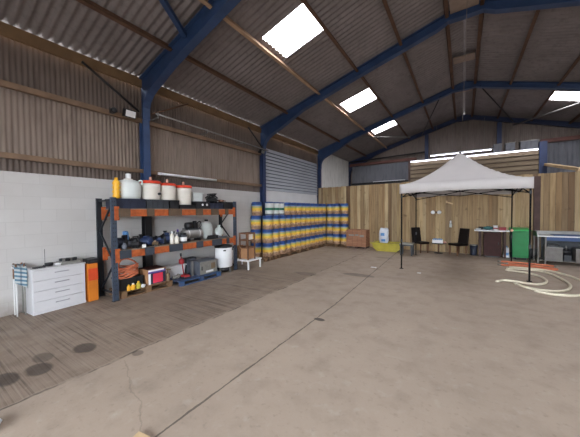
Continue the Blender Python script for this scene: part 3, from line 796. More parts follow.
t = thing('cable_heap', 'tangled heap of black cables on the top shelf', 'cables', (-5.93, 5.06, TZ + .15))
r = random.Random(5)
for k in range(7):
    b = B(); R = r.uniform(.09, .17); pts = []
    for i in range(9):
        a = 2 * PI * i / 9; pts.append((R * math.cos(a) * .9 + r.uniform(-.03, .03), R * math.sin(a) + r.uniform(-.03, .03), .02 + k * .035 + r.uniform(-.012, .05)))
    b.tube(pts, .016, 6, 5, True); part('cable', b, 'rubber', t)
b = B(); b.blob((0, .02, .10), (.11, .15, .10), .2, 2, 3); part('core', b, 'black', t)
t = thing('leather_gloves', 'crumpled tan work gloves beside the black cable heap', 'gloves', (-5.88, 5.36, TZ + .2))
b = B(); b.blob((0, 0, .035), (.08, .10, .035), .2, 2, 9); part('palm', b, 'wood', t)
for i in range(4):
    b = B(); b.cyl((.05 + .01 * i, -.05 + i * .035, .03), (.13, -.07 + i * .045, .025), .016, .012, 8); part('finger', b, 'pinkish' if i == 0 else 'wood', t)

# middle shelf: pumps and motors
def make_pump(label, loc, rz, m, s=1.0, group='pumps and motors on the middle shelf'):
    t = thing('pump_motor', label, 'pump', loc, rz, group)
    b = B(); pr = [(.03 * s, -.16 * s), (.085 * s, -.15 * s)]
    for i in range(9):
        y = -.14 * s + i * .028 * s; pr += [(.095 * s, y), (.095 * s, y + .012 * s), (.082 * s, y + .013 * s), (.082 * s, y + .026 * s)]
    pr += [(.09 * s, .12 * s), (.05 * s, .13 * s)]
    b.lathe(pr, (0, 0, .13 * s), 16, 'y'); part('motor_body', b, m, t)
    b = B(); b.lathe([(.05 * s, .12 * s), (.11 * s, .13 * s), (.115 * s, .19 * s), (.06 * s, .21 * s)], (0, 0, .13 * s), 16, 'y'); part('volute', b, 'black' if m != 'black' else 'motor_grey', t)
    b = B(); b.box(-.10 * s, .10 * s, -.11 * s, .09 * s, 0, .02 * s); b.box(-.06 * s, .06 * s, -.08 * s, -.04 * s, .02 * s, .06 * s); b.box(-.06 * s, .06 * s, .03 * s, .07 * s, .02 * s, .06 * s); part('foot', b, 'black', t)
    b = B(); b.box(-.05 * s, .05 * s, -.06 * s, .04 * s, .21 * s, .27 * s); part('terminal_box', b, m, t)
    b = B(); b.lathe([(.035 * s, .22 * s), (.035 * s, .28 * s), (.05 * s, .29 * s), (.05 * s, .31 * s)], (0, .16 * s, 0), 12); part('outlet', b, 'black', t)
    return t
make_pump('navy pump at the left end of the middle shelf', (-5.94, 2.65, MZ), .5, 'navy', .85)
make_pump('small black pump with bronze face on the middle shelf', (-5.80, 2.90, MZ), 2.2, 'black', .62)
make_pump('large blue pump lying on the middle shelf', (-5.86, 3.16, MZ), 1.9, 'pump_blue', .85)
make_pump('bright blue pump beside the large blue pump', (-5.80, 3.42, MZ), 2.6, 'pump_blue', .65)
make_pump('grey pump before the black column on the middle shelf', (-6.08, 3.37, MZ), 1.4, 'motor_grey', .7)
make_pump('dark blue pump beside the white bottles on the middle shelf', (-6.02, 3.74, MZ), 1.2, 'pump_blue', .95)
t = thing('watering_jug', 'light blue jug above the pumps at the left of the middle shelf', 'jug', (-6.13, 2.86, MZ))
lathe_part('body', [(.07, 0), (.085, .02), (.085, .20), (.05, .27)], 'navy', t, seg=14); lathe_part('top', [(.05, .27), (.055, .30), (.05, .34), (.03, .35)], 'lightblue', t, 'light blue top', seg=14)
b = B(); b.tube([(.05, 0, .33), (.11, 0, .32), (.12, 0, .2), (.085, 0, .12)], .012); part('handle', b, 'lightblue', t)
b = B(); b.box(-.01, .02, -.035, .035, 0, .07); solo('paper_tag', 'small white paper tag hanging on the middle orange beam', 'tag', b, 'label_white', (-5.632, 2.99, .985))
def bottle(label, loc, r, h, m, capm='white', cat='bottle', name='bottle', group=None):
    t = thing(name, label, cat, loc, 0, group)
    lathe_part('body', [(r * .9, 0), (r, .012), (r, h * .62), (r * .7, h * .74), (r * .4, h * .82)], m, t, seg=14)
    lathe_part('cap', [(r * .42, h * .81), (r * .5, h * .82), (r * .5, h * .98), (r * .3, h)], capm, t, seg=12)
    return t
bottle('taller white bottle right of the dark blue pump', (-5.78, 3.73, MZ), .045, .30, 'plastic_white')
bottle('shorter white bottle beside the taller white bottle', (-5.74, 3.83, MZ), .05, .22, 'plastic_white')
bottle('dark glass bottle behind the white labelled jar', (-5.98, 4.02, MZ), .045, .32, 'motor_grey', 'purple')
t = thing('jar', 'black capped jar with white label on the middle shelf', 'jar', (-5.76, 4.02, MZ))
lathe_part('body', [(.07, 0), (.085, .01), (.085, .18), (.06, .2)], 'charcoal', t, seg=16); lathe_part('label_band', [(.0855, .04), (.0875, .042), (.0875, .135), (.0855, .137)], 'label_white', t, 'white label', seg=16)
lathe_part('lid', [(.06, .195), (.072, .2), (.072, .24), (.05, .245)], 'black', t, seg=16)
t = thing('toolbox', 'black toolbox behind the pumps at the left of the middle shelf', 'toolbox', (-6.13, 3.06, MZ))
b = B(); b.box(-.09, .09, -.12, .14, 0, .15); part('body', b, 'black', t)
b = B(); b.box(-.095, .095, -.125, .145, .15, .18); part('lid', b, 'charcoal', t)
b = B(); b.box(-.012, .012, -.05, .07, .205, .22); b.box(-.012, .012, -.05, -.035, .18, .205); b.box(-.012, .012, .055, .07, .18, .205); part('handle', b, 'black', t)
t = thing('cable_reel', 'black cable reel before the white wall on the middle shelf', 'reel', (-6.08, 3.58, MZ))
b = B(); b.lathe([(.10, -.07), (.10, -.06), (.05, -.06), (.05, .06), (.10, .06), (.10, .07)], (0, 0, .10), 18, 'y'); part('drum', b, 'black', t)
b = B(); b.lathe([(.055, -.055), (.075, -.04), (.075, .04), (.055, .055)], (0, 0, .10), 14, 'y'); part('cable', b, 'charcoal', t)
make_pump('little bronze pump at the front between the two blue pumps', (-5.74, 3.29, MZ), 2.4, 'bronze', .45)
make_pump('little grey pump at the front edge before the navy pump', (-5.74, 2.66, MZ), 1.1, 'motor_grey', .5)
bottle('small dark bottle between white bottles and dark blue pump', (-5.88, 3.60, MZ), .04, .20, 'charcoal', 'black')
bottle('slim grey bottle behind the two white bottles', (-5.95, 3.90, MZ), .04, .28, 'foil', 'charcoal')
# compressor
t = thing('air_compressor', 'silver tank air compressor with black motor on the middle shelf', 'compressor', (-5.92, 4.40, MZ))
b = B(); b.lathe([(.05, -.31), (.10, -.29), (.125, -.25), (.125, .23), (.10, .27), (.05, .29)], (0, 0, .19), 18, 'y'); part('tank', b, 'stainless', t)
for y in (-.16, .16):
    b = B(); b.box(-.11, .11, y - .025, y + .025, 0, .075); part('foot', b, 'black', t)
    b = B(); b.lathe([(.1265, y - .012), (.1285, y - .01), (.1285, y + .01), (.1265, y + .012)], (0, 0, .19), 18, 'y'); part('strap', b, 'white', t, 'white strap')
b = B(); b.lathe([(.03, -.20), (.08, -.19), (.085, -.02), (.05, 0)], (0, 0, .40), 14, 'y'); part('motor', b, 'black', t)
b = B(); b.box(-.10, .10, -.22, .2, .305, .33); part('mount', b, 'charcoal', t)
b = B(); b.box(-.06, .06, .03, .13, .33, .47); b.lathe([(.05, .47), (.055, .49), (.055, .51), (.03, .52)], (0, .08, 0), 10); part('pump_head', b, 'black', t)
b = B(); b.tube([(0, .13, .44), (.03, .22, .50), (.03, .26, .40), (0, .22, .30)], .012); part('air_pipe', b, 'black', t)
t = thing('white_jug', 'large white oval plastic jug on the middle shelf by the far upright', 'jug', (-6.06, 4.97, MZ))
b = B(); pr = [(.10, 0), (.15, .02), (.185, .10), (.20, .24), (.185, .38), (.13, .46), (.05, .49)]; b.lathe(pr, seg=22)
for v in b.bm.verts: v.co.x *= .6
part('body', b, 'plastic_cool', t); lathe_part('cap', [(.045, .485), (.05, .49), (.05, .53), (.04, .535)], 'black', t, seg=12)
t = thing('hose_coil', 'short black hose coil before the white jug', 'hose', (-5.79, 4.92, MZ))
for k in range(3):
    b = B(); b.tube([(.07 * math.cos(a * PI / 4), (.15 - .02 * k) * math.sin(a * PI / 4), .018 + k * .034) for a in range(8)], .016, 6, 4, True); part('coil', b, 'rubber', t)
t = thing('spray_gun', 'grey spray lance lying at the right of the middle shelf', 'tool', (-5.82, 5.25, MZ))
b = B(); b.cyl((0, -.12, .03), (.02, .26, .03), .022); part('tube', b, 'motor_grey', t)
b = B(); b.box(-.03, .03, -.2, -.1, 0, .09); part('grip', b, 'black', t)
t = thing('hanging_bag', 'clear bag of fittings at the right end of the middle shelf', 'bag', (-6.05, 5.42, MZ))
b = B(); b.blob((0, 0, .15), (.09, .14, .15), .12, 3, 4); part('bag', b, 'plastic_cool', t)
b = B(); b.cyl((0, 0, .28), (0, 0, .36), .03, .05, 8); part('tied_neck', b, 'plastic_cool', t)

# ------------------------------------------------------------------ floor level under the rack
make_pallet('wooden pallet under the orange hose and printed box', (-5.68, 2.56, 0), 1.10, .56, .135, 'pallet', None, PI / 2)
make_pallet('blue pallet under the grey cabinets', (-5.45, 3.72, 0), 1.22, .82, .11, 'blue_pallet', None, PI / 2)
crate('crate', 'black crate under the orange hose coil', (-5.95, 2.80, .135), .44, .36, .24, 'black')
t = thing('orange_hose_coil', 'thick coil of orange hose on the black crate under the rack', 'hose', (-5.93, 2.79, .375))
for k in range(7):
    R = .20 - .012 * (k % 3); b = B()
    b.tube([((R * .78) * math.cos(a * PI / 6), R * math.sin(a * PI / 6), .022 + k * .033 + .03 * math.sin(a + k)) for a in range(12)], .018, 7, 3, True); part('coil', b, 'orange_hose', t)
b = B(); b.tube([(.0, -.19, .2), (-.1, -.1, .33), (-.12, .05, .36), (-.05, .18, .28), (.1, .17, .2)], .018, 7, 5); part('loose_end', b, 'orange_hose', t)
for i, (x, y, r, h, z, m, cm, lab) in enumerate(((-5.70, 2.70, .035, .12, .135, 'yellow', 'yellow', 'leftmost small yellow can on the wooden pallet'), (-5.71, 2.79, .045, .13, .135, 'yellow', 'white', 'larger yellow can with white cap on the wooden pallet'), (-5.71, 2.90, .045, .15, .135, 'yellow_tub', 'yellow', 'lime yellow can right of the larger yellow can'))):
    bottle(lab, (x, y, z), r, h, m, cm, 'can', 'can')
t = thing('rag', 'crumpled white rag at the front edge of the wooden pallet', 'rag', (-5.70, 2.99, .135))
b = B(); b.blob((0, 0, .03), (.03, .05, .035), .25, 2, 11); part('cloth', b, 'white', t)
t = thing('printed_box', 'cardboard box with violet and red printed panel under the rack', 'box', (-5.90, 3.31, .135))
b = B(); b.box(-.19, .19, -.21, .21, 0, .335); part('carton', b, 'card', t)
b = B(); b.box(.19, .193, -.20, .20, .01, .325); part('front_print', b, 'navy', t, 'dark printed front')
b = B(); b.box(.193, .195, -.20, .20, .25, .29); part('header_print', b, 'purple', t, 'violet header')
b = B(); b.box(.193, .195, -.20, .16, .29, .325); part('title_strip', b, 'label_white', t, 'white title strip')
b = B(); b.box(.193, .195, -.10, .13, .03, .235); part('picture_print', b, 'red_print', t, 'red picture')
b = B(); b.box(.193, .195, -.20, -.15, .01, .245); part('side_print', b, 'label_white', t)
b = B(); b.box(-.19, .0, -.21, .21, .336, .342); b.box(.0, .19, -.205, .21, .336, .341); part('flap', b, 'cab_brown', t)
t = thing('bronze_valve', 'small bronze valve beside the printed box on the pallet', 'valve', (-5.74, 3.58, .135))
lathe_part('body', [(.045, 0), (.05, .02), (.035, .05), (.05, .10), (.05, .16), (.03, .18)], 'bronze', t, seg=14)
b = B(); b.tube([(.06 * math.cos(a * PI / 4), .06 * math.sin(a * PI / 4), .26) for a in range(8)], .01, 6, 3, True); b.cyl((0, 0, .17), (0, 0, .26), .012); b.bar((-.06, 0, .26), (.06, 0, .26), .012, .01); part('wheel', b, 'bronze', t)
t = thing('white_trough', 'long white plastic trough behind the printed box at the wall', 'trough', (-6.10, 3.91, .11))
b = B(); b.taper(.24, .56, .28, .64, 0, .26); part('body', b, 'white', t, bevel=.03)
b = B(); b.box(-.15, .15, -.335, .335, .26, .29); part('rim', b, 'white', t, bevel=.01)
t = thing('grey_pipes', 'grey elbow pipe lying on the blue pallet left end', 'pipe', (-5.80, 3.80, .11))
b = B(); b.tube([(0, -.06, .045), (0, .06, .045), (-.04, .14, .05), (-.12, .16, .05)], .04, 10, 5); part('pipe', b, 'foil', t)
t = thing('trolley_jack', 'red and black trolley jack on the blue pallet', 'jack', (-5.72, 4.02, .11))
b = B(); b.taper(.20, .16, .14, .12, .03, .08); part('chassis', b, 'red', t)
for s in (-1, 1):
    for k in (-1, 1):
        b = B(); b.lathe([(.03, -.012), (.03, .012)], (s * .08, k * .09, .03), 12, 'y'); part('wheel', b, 'black', t)
b = B(); b.cyl((-.05, 0, .08), (-.12, -.02, .52), .014); part('handle', b, 'red', t)
b = B(); b.lathe([(.03, .33), (.065, .35), (.065, .44), (.03, .46)], (-.105, -.015, 0), 12); part('reservoir', b, 'red', t)
b = B(); b.cyl((-.12, -.02, .52), (-.128, -.022, .60), .022); part('grip', b, 'black', t)
b = B(); b.box(-.02, .02, -.02, .02, 0, .38); solo('grey_post', 'short galvanised post standing beside the grey cabinets', 'post', b, 'steel_grey', (-5.70, 4.22, .11))
t = thing('steel_cabinet', 'grey steel cabinet with paper on its front on the blue pallet', 'cabinet', (-5.79, 4.64, .11))
b = B(); b.box(-.20, .20, -.29, .28, 0, .345); part('body', b, 'motor_grey', t)
b = B(); b.box(.20, .212, -.27, .265, .015, .33); part('door', b, 'foil', t)
b = B(); b.box(.212, .216, -.10, .14, .04, .09); part('paper', b, 'label_white', t, 'white paper')
b = B(); b.box(.212, .218, .07, .2, .12, .27); part('control_panel', b, 'bronze', t)
b = B(); b.box(.212, .23, -.24, -.22, .12, .22); part('handle', b, 'black', t)
t = thing('steel_cabinet', 'smaller dark grey cabinet standing behind the paper fronted cabinet', 'cabinet', (-6.10, 4.43, .11))
b = B(); b.box(-.08, .08, -.16, .16, 0, .40); part('body', b, 'charcoal', t)
b = B(); b.box(.08, .086, -.14, .14, .02, .38); part('door', b, 'motor_grey', t)
# white boiler drum
t = thing('boiler', 'white boiler drum with black lid on short legs under the rack', 'boiler', (-5.77, 5.33, 0))
lathe_part('shell', [(.23, .16), (.245, .17), (.245, .70), (.235, .71)], 'white', t, seg=28)
lathe_part('lid', [(.23, .705), (.252, .71), (.252, .75), (.18, .775), (.10, .78)], 'black', t, 'black lid', seg=28)
for a in (.3, 1.87, 3.44, 5.0):
    b = B(); b.box(.2 * math.cos(a) - .02, .2 * math.cos(a) + .02, .2 * math.sin(a) - .02, .2 * math.sin(a) + .02, 0, .17); part('leg', b, 'steel_grey', t)
for y in (-.15, .17):
    b = B(); xx = math.sqrt(.245 ** 2 - y * y); b.rbox((xx + .012, y, .64), (.03, .07, .035), (0, 0, math.atan2(y, xx))); part('handle', b, 'black', t)
b = B(); b.lathe([(.17, .04), (.19, .05), (.19, .15), (.12, .16)], seg=18); part('burner', b, 'black', t)
t = thing('gas_bottle', 'white bottle standing behind the boiler by the far upright', 'bottle', (-6.15, 5.52, 0))
lathe_part('body', [(.09, 0), (.11, .02), (.11, .55), (.07, .64), (.03, .66)], 'white', t, seg=18); lathe_part('valve', [(.025, .655), (.03, .68), (.03, .74), (.015, .75)], 'bronze', t, seg=10)

# ------------------------------------------------------------------ white bench with wooden stool at the rack end
t = thing('low_bench', 'low white bench between the rack and the kegs', 'bench', (-5.67, 6.10, 0))
b = B(); b.box(-.42, .42, -.30, .32, .25, .29); part('top', b, 'white', t)
for x in (-.38, .38):
    for y in (-.26, .28):
        b = B(); b.box(x - .02, x + .02, y - .02, y + .02, 0, .25); part('leg', b, 'white', t)
t = thing('folded_boards', 'brown cardboard sheets standing on the low white bench', 'cardboard', (-5.82, 6.08, .29))
for k in range(3):
    b = B(); b.rbox((-.08 + k * .08, .0 + .015 * k, .19 - .012 * k), (.02, .42, .37 - .02 * k), (0, -.06, 0)); part('sheet', b, 'card', t)
t = thing('wooden_frame_stool', 'dark wooden frame with pale panel standing on the white bench', 'stool', (-5.46, 5.89, .29))
for x in (-.16, .16):
    for y in (-.05, .25):
        b = B(); b.box(x - .018, x + .018, y - .018, y + .018, 0, .80); part('leg', b, 'wood', t)
for z in (.36, .58, .78):
    b = B()
    b.box(-.142, .142, -.062, -.038, z - .02, z + .02); b.box(-.142, .142, .238, .262, z - .02, z + .02); b.box(.15, .17, -.032, .232, z - .02, z + .02); b.box(-.17, -.15, -.032, .232, z - .02, z + .02)
    part('rung', b, 'wood', t)
b = B(); b.box(.14, .15, 0, .18, .60, .76); part('panel', b, 'plastic_white', t, 'pale panel')
b = B(); b.box(-.142, .14, -.03, .23, .02, .34); part('lower_box', b, 'card', t, 'cardboard box in its lower bay')

# ------------------------------------------------------------------ drawers and neighbours
t = thing('chest_of_drawers', 'white chest of four drawers against the white wall', 'chest of drawers', (-6.035, 1.34, 0), math.radians(4.0))
b = B(); b.box(-.33, -.022, 0, .765, .0, .755); b.box(-.022, -.004, 0, .765, 0, .04); part('carcass', b, 'white_lam', t)
b = B(); b.box(-.335, .004, -.008, .773, .755, .775); part('top', b, 'white_lam', t)
for i in range(4):
    z0 = .045 + i * .177
    b = B(); b.box(-.02, 0, .006, .759, z0, z0 + .170); dr = part('drawer', b, 'white_lam', t, bevel=.003)
    b = B(); b.box(.018, .028, .29, .50, z0 + .10, z0 + .112); b.box(0, .02, .30, .31, z0 + .101, z0 + .111); b.box(0, .02, .48, .49, z0 + .101, z0 + .111); link('handle', b, 'handle', dr)
t = thing('amber_cabinet', 'narrow amber cabinet with vermilion drawer beside the white chest', 'cabinet', (-6.05, 2.135, 0))
b = B(); b.box(-.37, -.02, 0, .165, .0, .735); part('carcass', b, 'orange_cab', t)
b = B(); b.box(-.02, 0, .005, .16, .01, .40); part('door', b, 'orange_cab', t)
b = B(); b.box(-.02, .004, .005, .16, .41, .64); part('drawer', b, 'vermilion', t, 'vermilion drawer')
b = B(); b.box(-.02, 0, .005, .16, .65, .73); part('top_rail', b, 'orange_cab', t)
t = thing('black_box', 'flat black equipment box on the amber cabinet', 'box', (-6.2, 2.27, .735))
b = B(); b.box(-.14, .12, -.12, .06, 0, .085); part('case', b, 'black', t)
b = B(); b.box(.12, .124, -.08, .03, .03, .055); part('slot', b, 'charcoal', t)
t = thing('foil_tray', 'grey tray of small parts at the right of the chest top', 'tray', (-6.24, 1.90, .775))
b = B(); b.taper(.18, .28, .21, .32, 0, .055); part('tray', b, 'foil', t)
for i in range(7):
    b = B(); b.rbox((-.05 + .05 * (i % 3), -.10 + .034 * i, .075), (.06, .045, .05), (0, 0, .3 * i)); part('fitting', b, ('charcoal', 'foil', 'black')[i % 3], t)
t = thing('black_tape_roll', 'black tape roll on the chest top left of the tray', 'tape', (-6.28, 1.62, .775))
lathe_part('roll', [(.03, 0), (.06, .002), (.06, .055), (.03, .057)], 'black', t, seg=16)
t = thing('white_bowl', 'small white bowl on the chest top beside the tray', 'bowl', (-6.18, 1.725, .775))
lathe_part('bowl', [(.03, 0), (.05, .03), (.06, .05), (.052, .045)], 'white', t, seg=16)
b = B(); b.rbox((0, 0, .012), (.08, .15, .024), (0, 0, .2)); solo('black_pouch', 'flat black pouch at the left end of the chest top', 'pouch', b, 'black', (-6.17, 1.46, .775))
t = thing('aerial', 'thin upright wire aerial standing on the chest top', 'aerial', (-6.35, 1.585, .775))
b = B(); b.lathe([(.03, 0), (.03, .012), (.01, .02)], seg=10); part('base', b, 'charcoal', t)
b = B(); b.cyl((0, 0, .02), (0, 0, .30), .004, seg=6); part('rod', b, 'charcoal', t)
t = thing('folding_stool', 'small folding stool with pale legs left of the white chest', 'stool', (-6.27, 1.215, 0))
for x, y in ((.04, -.03), (.04, .07), (-.10, -.03), (-.10, .07)):
    b = B(); b.cyl((x, y, 0), (x, y, .62), .011, seg=8); part('leg', b, 'foil' if y > 0 else 'dirtywhite', t)
    b = B(); b.cyl((x, y, .62), (x, y, .88), .013, seg=8); part('leg_top', b, 'wood', t)
b = B(); b.box(-.12, .06, -.05, .09, .80, .82); part('seat', b, 'white', t)
b = B(); rows = []
for j, (x, z) in enumerate(((-.11, .86), (-.04, .85), (.03, .84), (.075, .82), (.085, .74), (.08, .66), (.085, .58))):
    rows.append([(x + .008 * math.sin(i * 1.3 + j), -.055 + i * .019, z + (.008 * math.sin(i * 1.9) if j < 3 else 0) - (.0025 * i * j if j > 3 else 0)) for i in range(9)])
b.grid(rows); o = solo('striped_towel', 'blue striped towel draped over the small folding stool', 'towel', b, 'stripe', (-6.27, 1.215, 0))
md = o.modifiers.new('thick', 'SOLIDIFY'); md.thickness = .006

# ------------------------------------------------------------------ along the fence
t = thing('brick_pack', 'pack of red bricks on a dark base against the fence', 'bricks', (-4.10, 12.05, 0))
b = B(); b.box(-.46, .46, -.27, .30, .08, .84); part('bricks', b, 'brick', t)
b = B()
for x in (-.38, 0, .38): b.box(x - .06, x + .06, -.26, .29, 0, .08)
part('bearer', b, 'post_brown', t)
b = B(); b.box(-.33, -.08, -.276, -.272, .56, .63); b.box(-.04, .12, -.276, -.272, .57, .64); b.box(.17, .36, -.276, -.272, .52, .62); part('label_strip', b, 'foil', t, 'pale strip of tape')
t = thing('yellow_tub', 'long yellow tub with sloping ends beside the bricks', 'tub', (-2.70, 11.72, 0))
b = B()
prof = [(-.60, .34), (-.50, .12), (-.36, 0), (.40, 0), (.55, .12), (.62, .34)]
inner = [(.58, .34), (.51, .14), (.38, .05), (-.34, .05), (-.46, .14), (-.56, .34)]
b.prism(prof + inner, -.28, .28)
b.prism(prof, -.30, -.28); b.prism(prof, .28, .30)
part('shell', b, 'yellow_tub', t)
b = B(); b.prism([(-.50, .20), (-.55, .30), (.57, .30), (.53, .20)], -.275, .275); part('contents', b, 'dark_soil', t, 'dark contents')
b = B(); b.box(-.64, .66, -.33, -.30, .32, .36); b.box(-.64, .66, .30, .33, .32, .36); part('rim', b, 'yellow_tub', t)
t = thing('white_sack', 'white plastic sack standing in the yellow tub', 'sack', (-2.86, 11.72, .30))
b = B(); rows = []
for j in range(9):
    v = j / 8; rows.append([])
    for i in range(17):
        a = 2 * PI * i / 16; w = .20 * (1 - .25 * (2 * v - 1) ** 4) + .012 * math.sin(5 * a + j); dd = .13 * (1 - .85 * v ** 4) + .01 * math.sin(3 * a + 2 * j)
        rows[-1].append((w * math.cos(a) + .02 * v, dd * math.sin(a), v * .66 + .015 * math.sin(2 * a)))
b.grid(rows); bmesh.ops.remove_doubles(b.bm, verts=b.bm.verts[:], dist=.0005); bmesh.ops.holes_fill(b.bm, edges=[e for e in b.bm.edges if e.is_boundary]); part('bag', b, 'sack', t)
b = B(); b.box(-.09, .07, -.143, -.139, .34, .46); part('print', b, 'lightblue', t, 'blue print')
b = B(); b.box(-.06, .10, -.143, -.139, .10, .20); part('print', b, 'lightblue', t, 'blue print')
t = thing('plastic_stool', 'low charcoal plastic table before the first brown chair', 'table', (-1.80, 10.95, 0))
b = B(); b.box(-.23, .23, -.22, .22, .42, .46); part('top', b, 'foil', t)
b = B(); b.box(-.235, .235, -.225, .225, .37, .42); part('apron', b, 'charcoal', t)
for x in (-.19, .19):
    for y in (-.18, .18):
        b = B(); b.taper(.05, .05, .07, .07, 0, .37, x, y); part('leg', b, 'charcoal', t)
def dining_chair(label, loc, rz):
    t = thing('dining_chair', label, 'chair', loc, rz, 'brown leather chairs')
    b = B(); b.box(-.21, .27, -.21, .21, .36, .44); part('seat', b, 'leather', t, bevel=.02)
    b = B(); b.hexa([(-.23, -.21, .36), (-.16, -.21, .36), (-.16, .21, .36), (-.23, .21, .36), (-.31, -.2, 1.0), (-.26, -.2, 1.0), (-.26, .2, 1.0), (-.31, .2, 1.0)]); part('backrest', b, 'leather', t, bevel=.015)
    for x in (-.18, .22):
        for y in (-.17, .17):
            b = B(); b.taper(.03, .03, .045, .045, 0, .36, x, y); part('leg', b, 'wood', t)
    return t
dining_chair('brown leather chair left of the round table, facing right', (-1.46, 11.92, 0), -.75)
dining_chair('brown leather chair right of the round table, facing left', (-.15, 11.92, 0), PI + .8)
t = thing('round_table', 'small dark pedestal table between the two brown chairs', 'table', (-.82, 12.02, 0))
lathe_part('top', [(.23, .38), (.25, .385), (.25, .40), (.23, .41)], 'black', t, seg=24); lathe_part('pedestal', [(.035, .02), (.03, .1), (.03, .38)], 'wood', t, seg=12); lathe_part('foot', [(.16, 0), (.16, .015), (.04, .03)], 'black', t, seg=18)
t = thing('white_crate', 'white crate with blue contents on the small round table', 'crate', (-.85, 12.02, .41))
b = B(); b.box(-.18, .18, -.12, .12, 0, .012); b.box(-.18, .18, -.12, -.108, .012, .13); b.box(-.18, .18, .108, .12, .012, .13); b.box(-.18, -.168, -.108, .108, .012, .13); b.box(.168, .18, -.108, .108, .012, .13); part('shell', b, 'white', t)
for i in range(5):
    b = B(); b.box(-.16 + i * .066, -.11 + i * .066, -.1, .1, .012, .16 + .015 * (i % 2)); part('carton', b, 'lightblue', t)
t = thing('mug', 'small pale mug on the edge of the round table', 'mug', (-.61, 11.96, .41))
lathe_part('cup', [(.025, 0), (.035, .004), (.035, .08), (.03, .075)], 'pinkish', t, seg=12)
b = B(); b.tube([(.034, 0, .065), (.06, 0, .06), (.06, 0, .025), (.034, 0, .02)], .006, 6, 3); part('handle', b, 'pinkish', t)

t = thing('bar_table', 'white topped table with dark legs against the fence', 'table', (.85, 12.09, 0))
b = B(); b.box(-.50, .50, -.26, .26, .93, .97); part('top', b, 'white', t)
for x in (-.33, .38):
    for y in (-.2, .2):
        b = B(); b.box(x - .03, x + .03, y - .03, y + .03, 0, .93); part('leg', b, 'post_brown', t)
t = thing('maroon_cabinet', 'maroon cabinet standing under the white topped table', 'cabinet', (.87, 12.10, 0))
b = B(); b.box(-.24, .26, -.2, .2, .05, .88); part('carcass', b, 'cab_brown', t)
b = B(); b.box(-.22, .24, -.215, -.2, .08, .86); part('door', b, 'cab_brown', t, bevel=.004)
b = B(); b.box(.17, .19, -.235, -.215, .45, .55); part('handle', b, 'black', t)
b = B(); b.box(-.2, .22, -.18, .18, 0, .05); part('plinth', b, 'black', t)
tz = .97
t = thing('plate_stack', 'stack of white plates at the left of the white topped table', 'plates', (.47, 12.05, tz))
for k in range(3): lathe_part('plate', [(.05, k * .018), (.09, k * .018 + .012), (.088, k * .018 + .016)], 'plastic_cool', t, seg=18)
t = thing('black_bowl', 'black bowl behind the plates on the white topped table', 'bowl', (.56, 12.2, tz)); lathe_part('bowl', [(.04, 0), (.08, .06), (.09, .10), (.08, .09)], 'black', t, seg=16)
t = thing('teal_cloth', 'crumpled teal cloth in the middle of the white topped table', 'cloth', (.76, 12.12, tz)); b = B(); b.blob((0, 0, .06), (.15, .12, .07), .18, 3, 21); part('cloth', b, 'teal', t)
t = thing('white_cup', 'tall white cup on the white topped table', 'cup', (.97, 12.0, tz)); lathe_part('cup', [(.05, 0), (.055, .005), (.07, .17), (.06, .165)], 'white', t, seg=16)
b = B(); b.lathe([(.0615, .05), (.0645, .052), (.0675, .09), (.0645, .092)], seg=16); part('band', b, 'red', t, 'red band')
t = thing('red_tin', 'red tin box right of the white cup', 'tin', (1.16, 12.06, tz)); b = B(); b.box(-.09, .11, -.07, .07, 0, .09); part('body', b, 'red', t, bevel=.01)
b = B(); b.box(-.095, .115, -.075, .075, .09, .11); part('lid', b, 'red', t)
t = thing('bucket', 'navy bucket with pale rim beside the maroon cabinet', 'bucket', (.33, 12.12, 0))
lathe_part('body', [(.09, 0), (.10, .01), (.125, .38), (.118, .38), (.09, .02)], 'navy', t, seg=20); lathe_part('rim', [(.124, .37), (.135, .375), (.135, .40), (.122, .40)], 'foil', t, seg=20)
t = thing('plastic_canister', 'pale blue canister between maroon cabinet and green bin', 'canister', (1.29, 12.14, 0))
b = B(); b.hexa([(-.09, -.1, 0), (.09, -.1, 0), (.09, .1, 0), (-.09, .1, 0), (-.05, -.07, .36), (.07, -.07, .36), (.07, .07, .36), (-.05, .07, .36)]); part('body', b, 'sack', t, bevel=.02)
lathe_part('cap', [(.03, .36), (.035, .365), (.03, .41)], 'lightblue', t, seg=10)
b = B(); b.box(-.05, .06, -.106, -.100, .08, .18); part('label_patch', b, 'lightblue', t)
t = thing('wheelie_bin', 'green wheelie bin against the fence', 'bin', (1.63, 11.98, 0))
b = B(); b.taper(.42, .44, .50, .56, .07, .98); part('body', b, 'green_bin', t, bevel=.02)
b = B(); b.hexa([(-.27, -.31, .98), (.27, -.31, .98), (.27, .30, .98), (-.27, .30, .98), (-.25, -.29, 1.03), (.25, -.29, 1.03), (.25, .30, 1.07), (-.25, .30, 1.07)]); part('lid', b, 'green_lid', t, bevel=.01)
for s in (-1, 1):
    b = B(); b.lathe([(.08, -.025), (.095, -.02), (.095, .02), (.08, .025)], (s * .21, .2, .095), 18, 'x'); part('wheel', b, 'black', t)
b = B(); b.cyl((-.2, .2, .095), (.2, .2, .095), .012); b.box(-.18, .18, -.2, .2, .05, .075); b.box(-.15, -.11, -.18, -.14, 0, .05); b.box(.11, .15, -.18, -.14, 0, .05); part('axle', b, 'black', t)
b = B(); b.cyl((-.2, .33, 1.0), (.2, .33, 1.0), .018); b.box(-.2, -.18, .28, .33, .97, 1.0); b.box(.18, .2, .28, .33, .97, 1.0); part('handle', b, 'green_lid', t)
t = thing('wellington_boots', 'pair of black boots on the floor before the dark post', 'boots', (2.02, 12.2, 0))
for x in (-.05, .07):
    b = B(); b.lathe([(.045, .06), (.055, .08), (.055, .34), (.05, .35)], (x, .03, 0), 12); b.blob((x, -.05, .045), (.045, .12, .045), .03, 2, 2); part('boot', b, 'black', t)

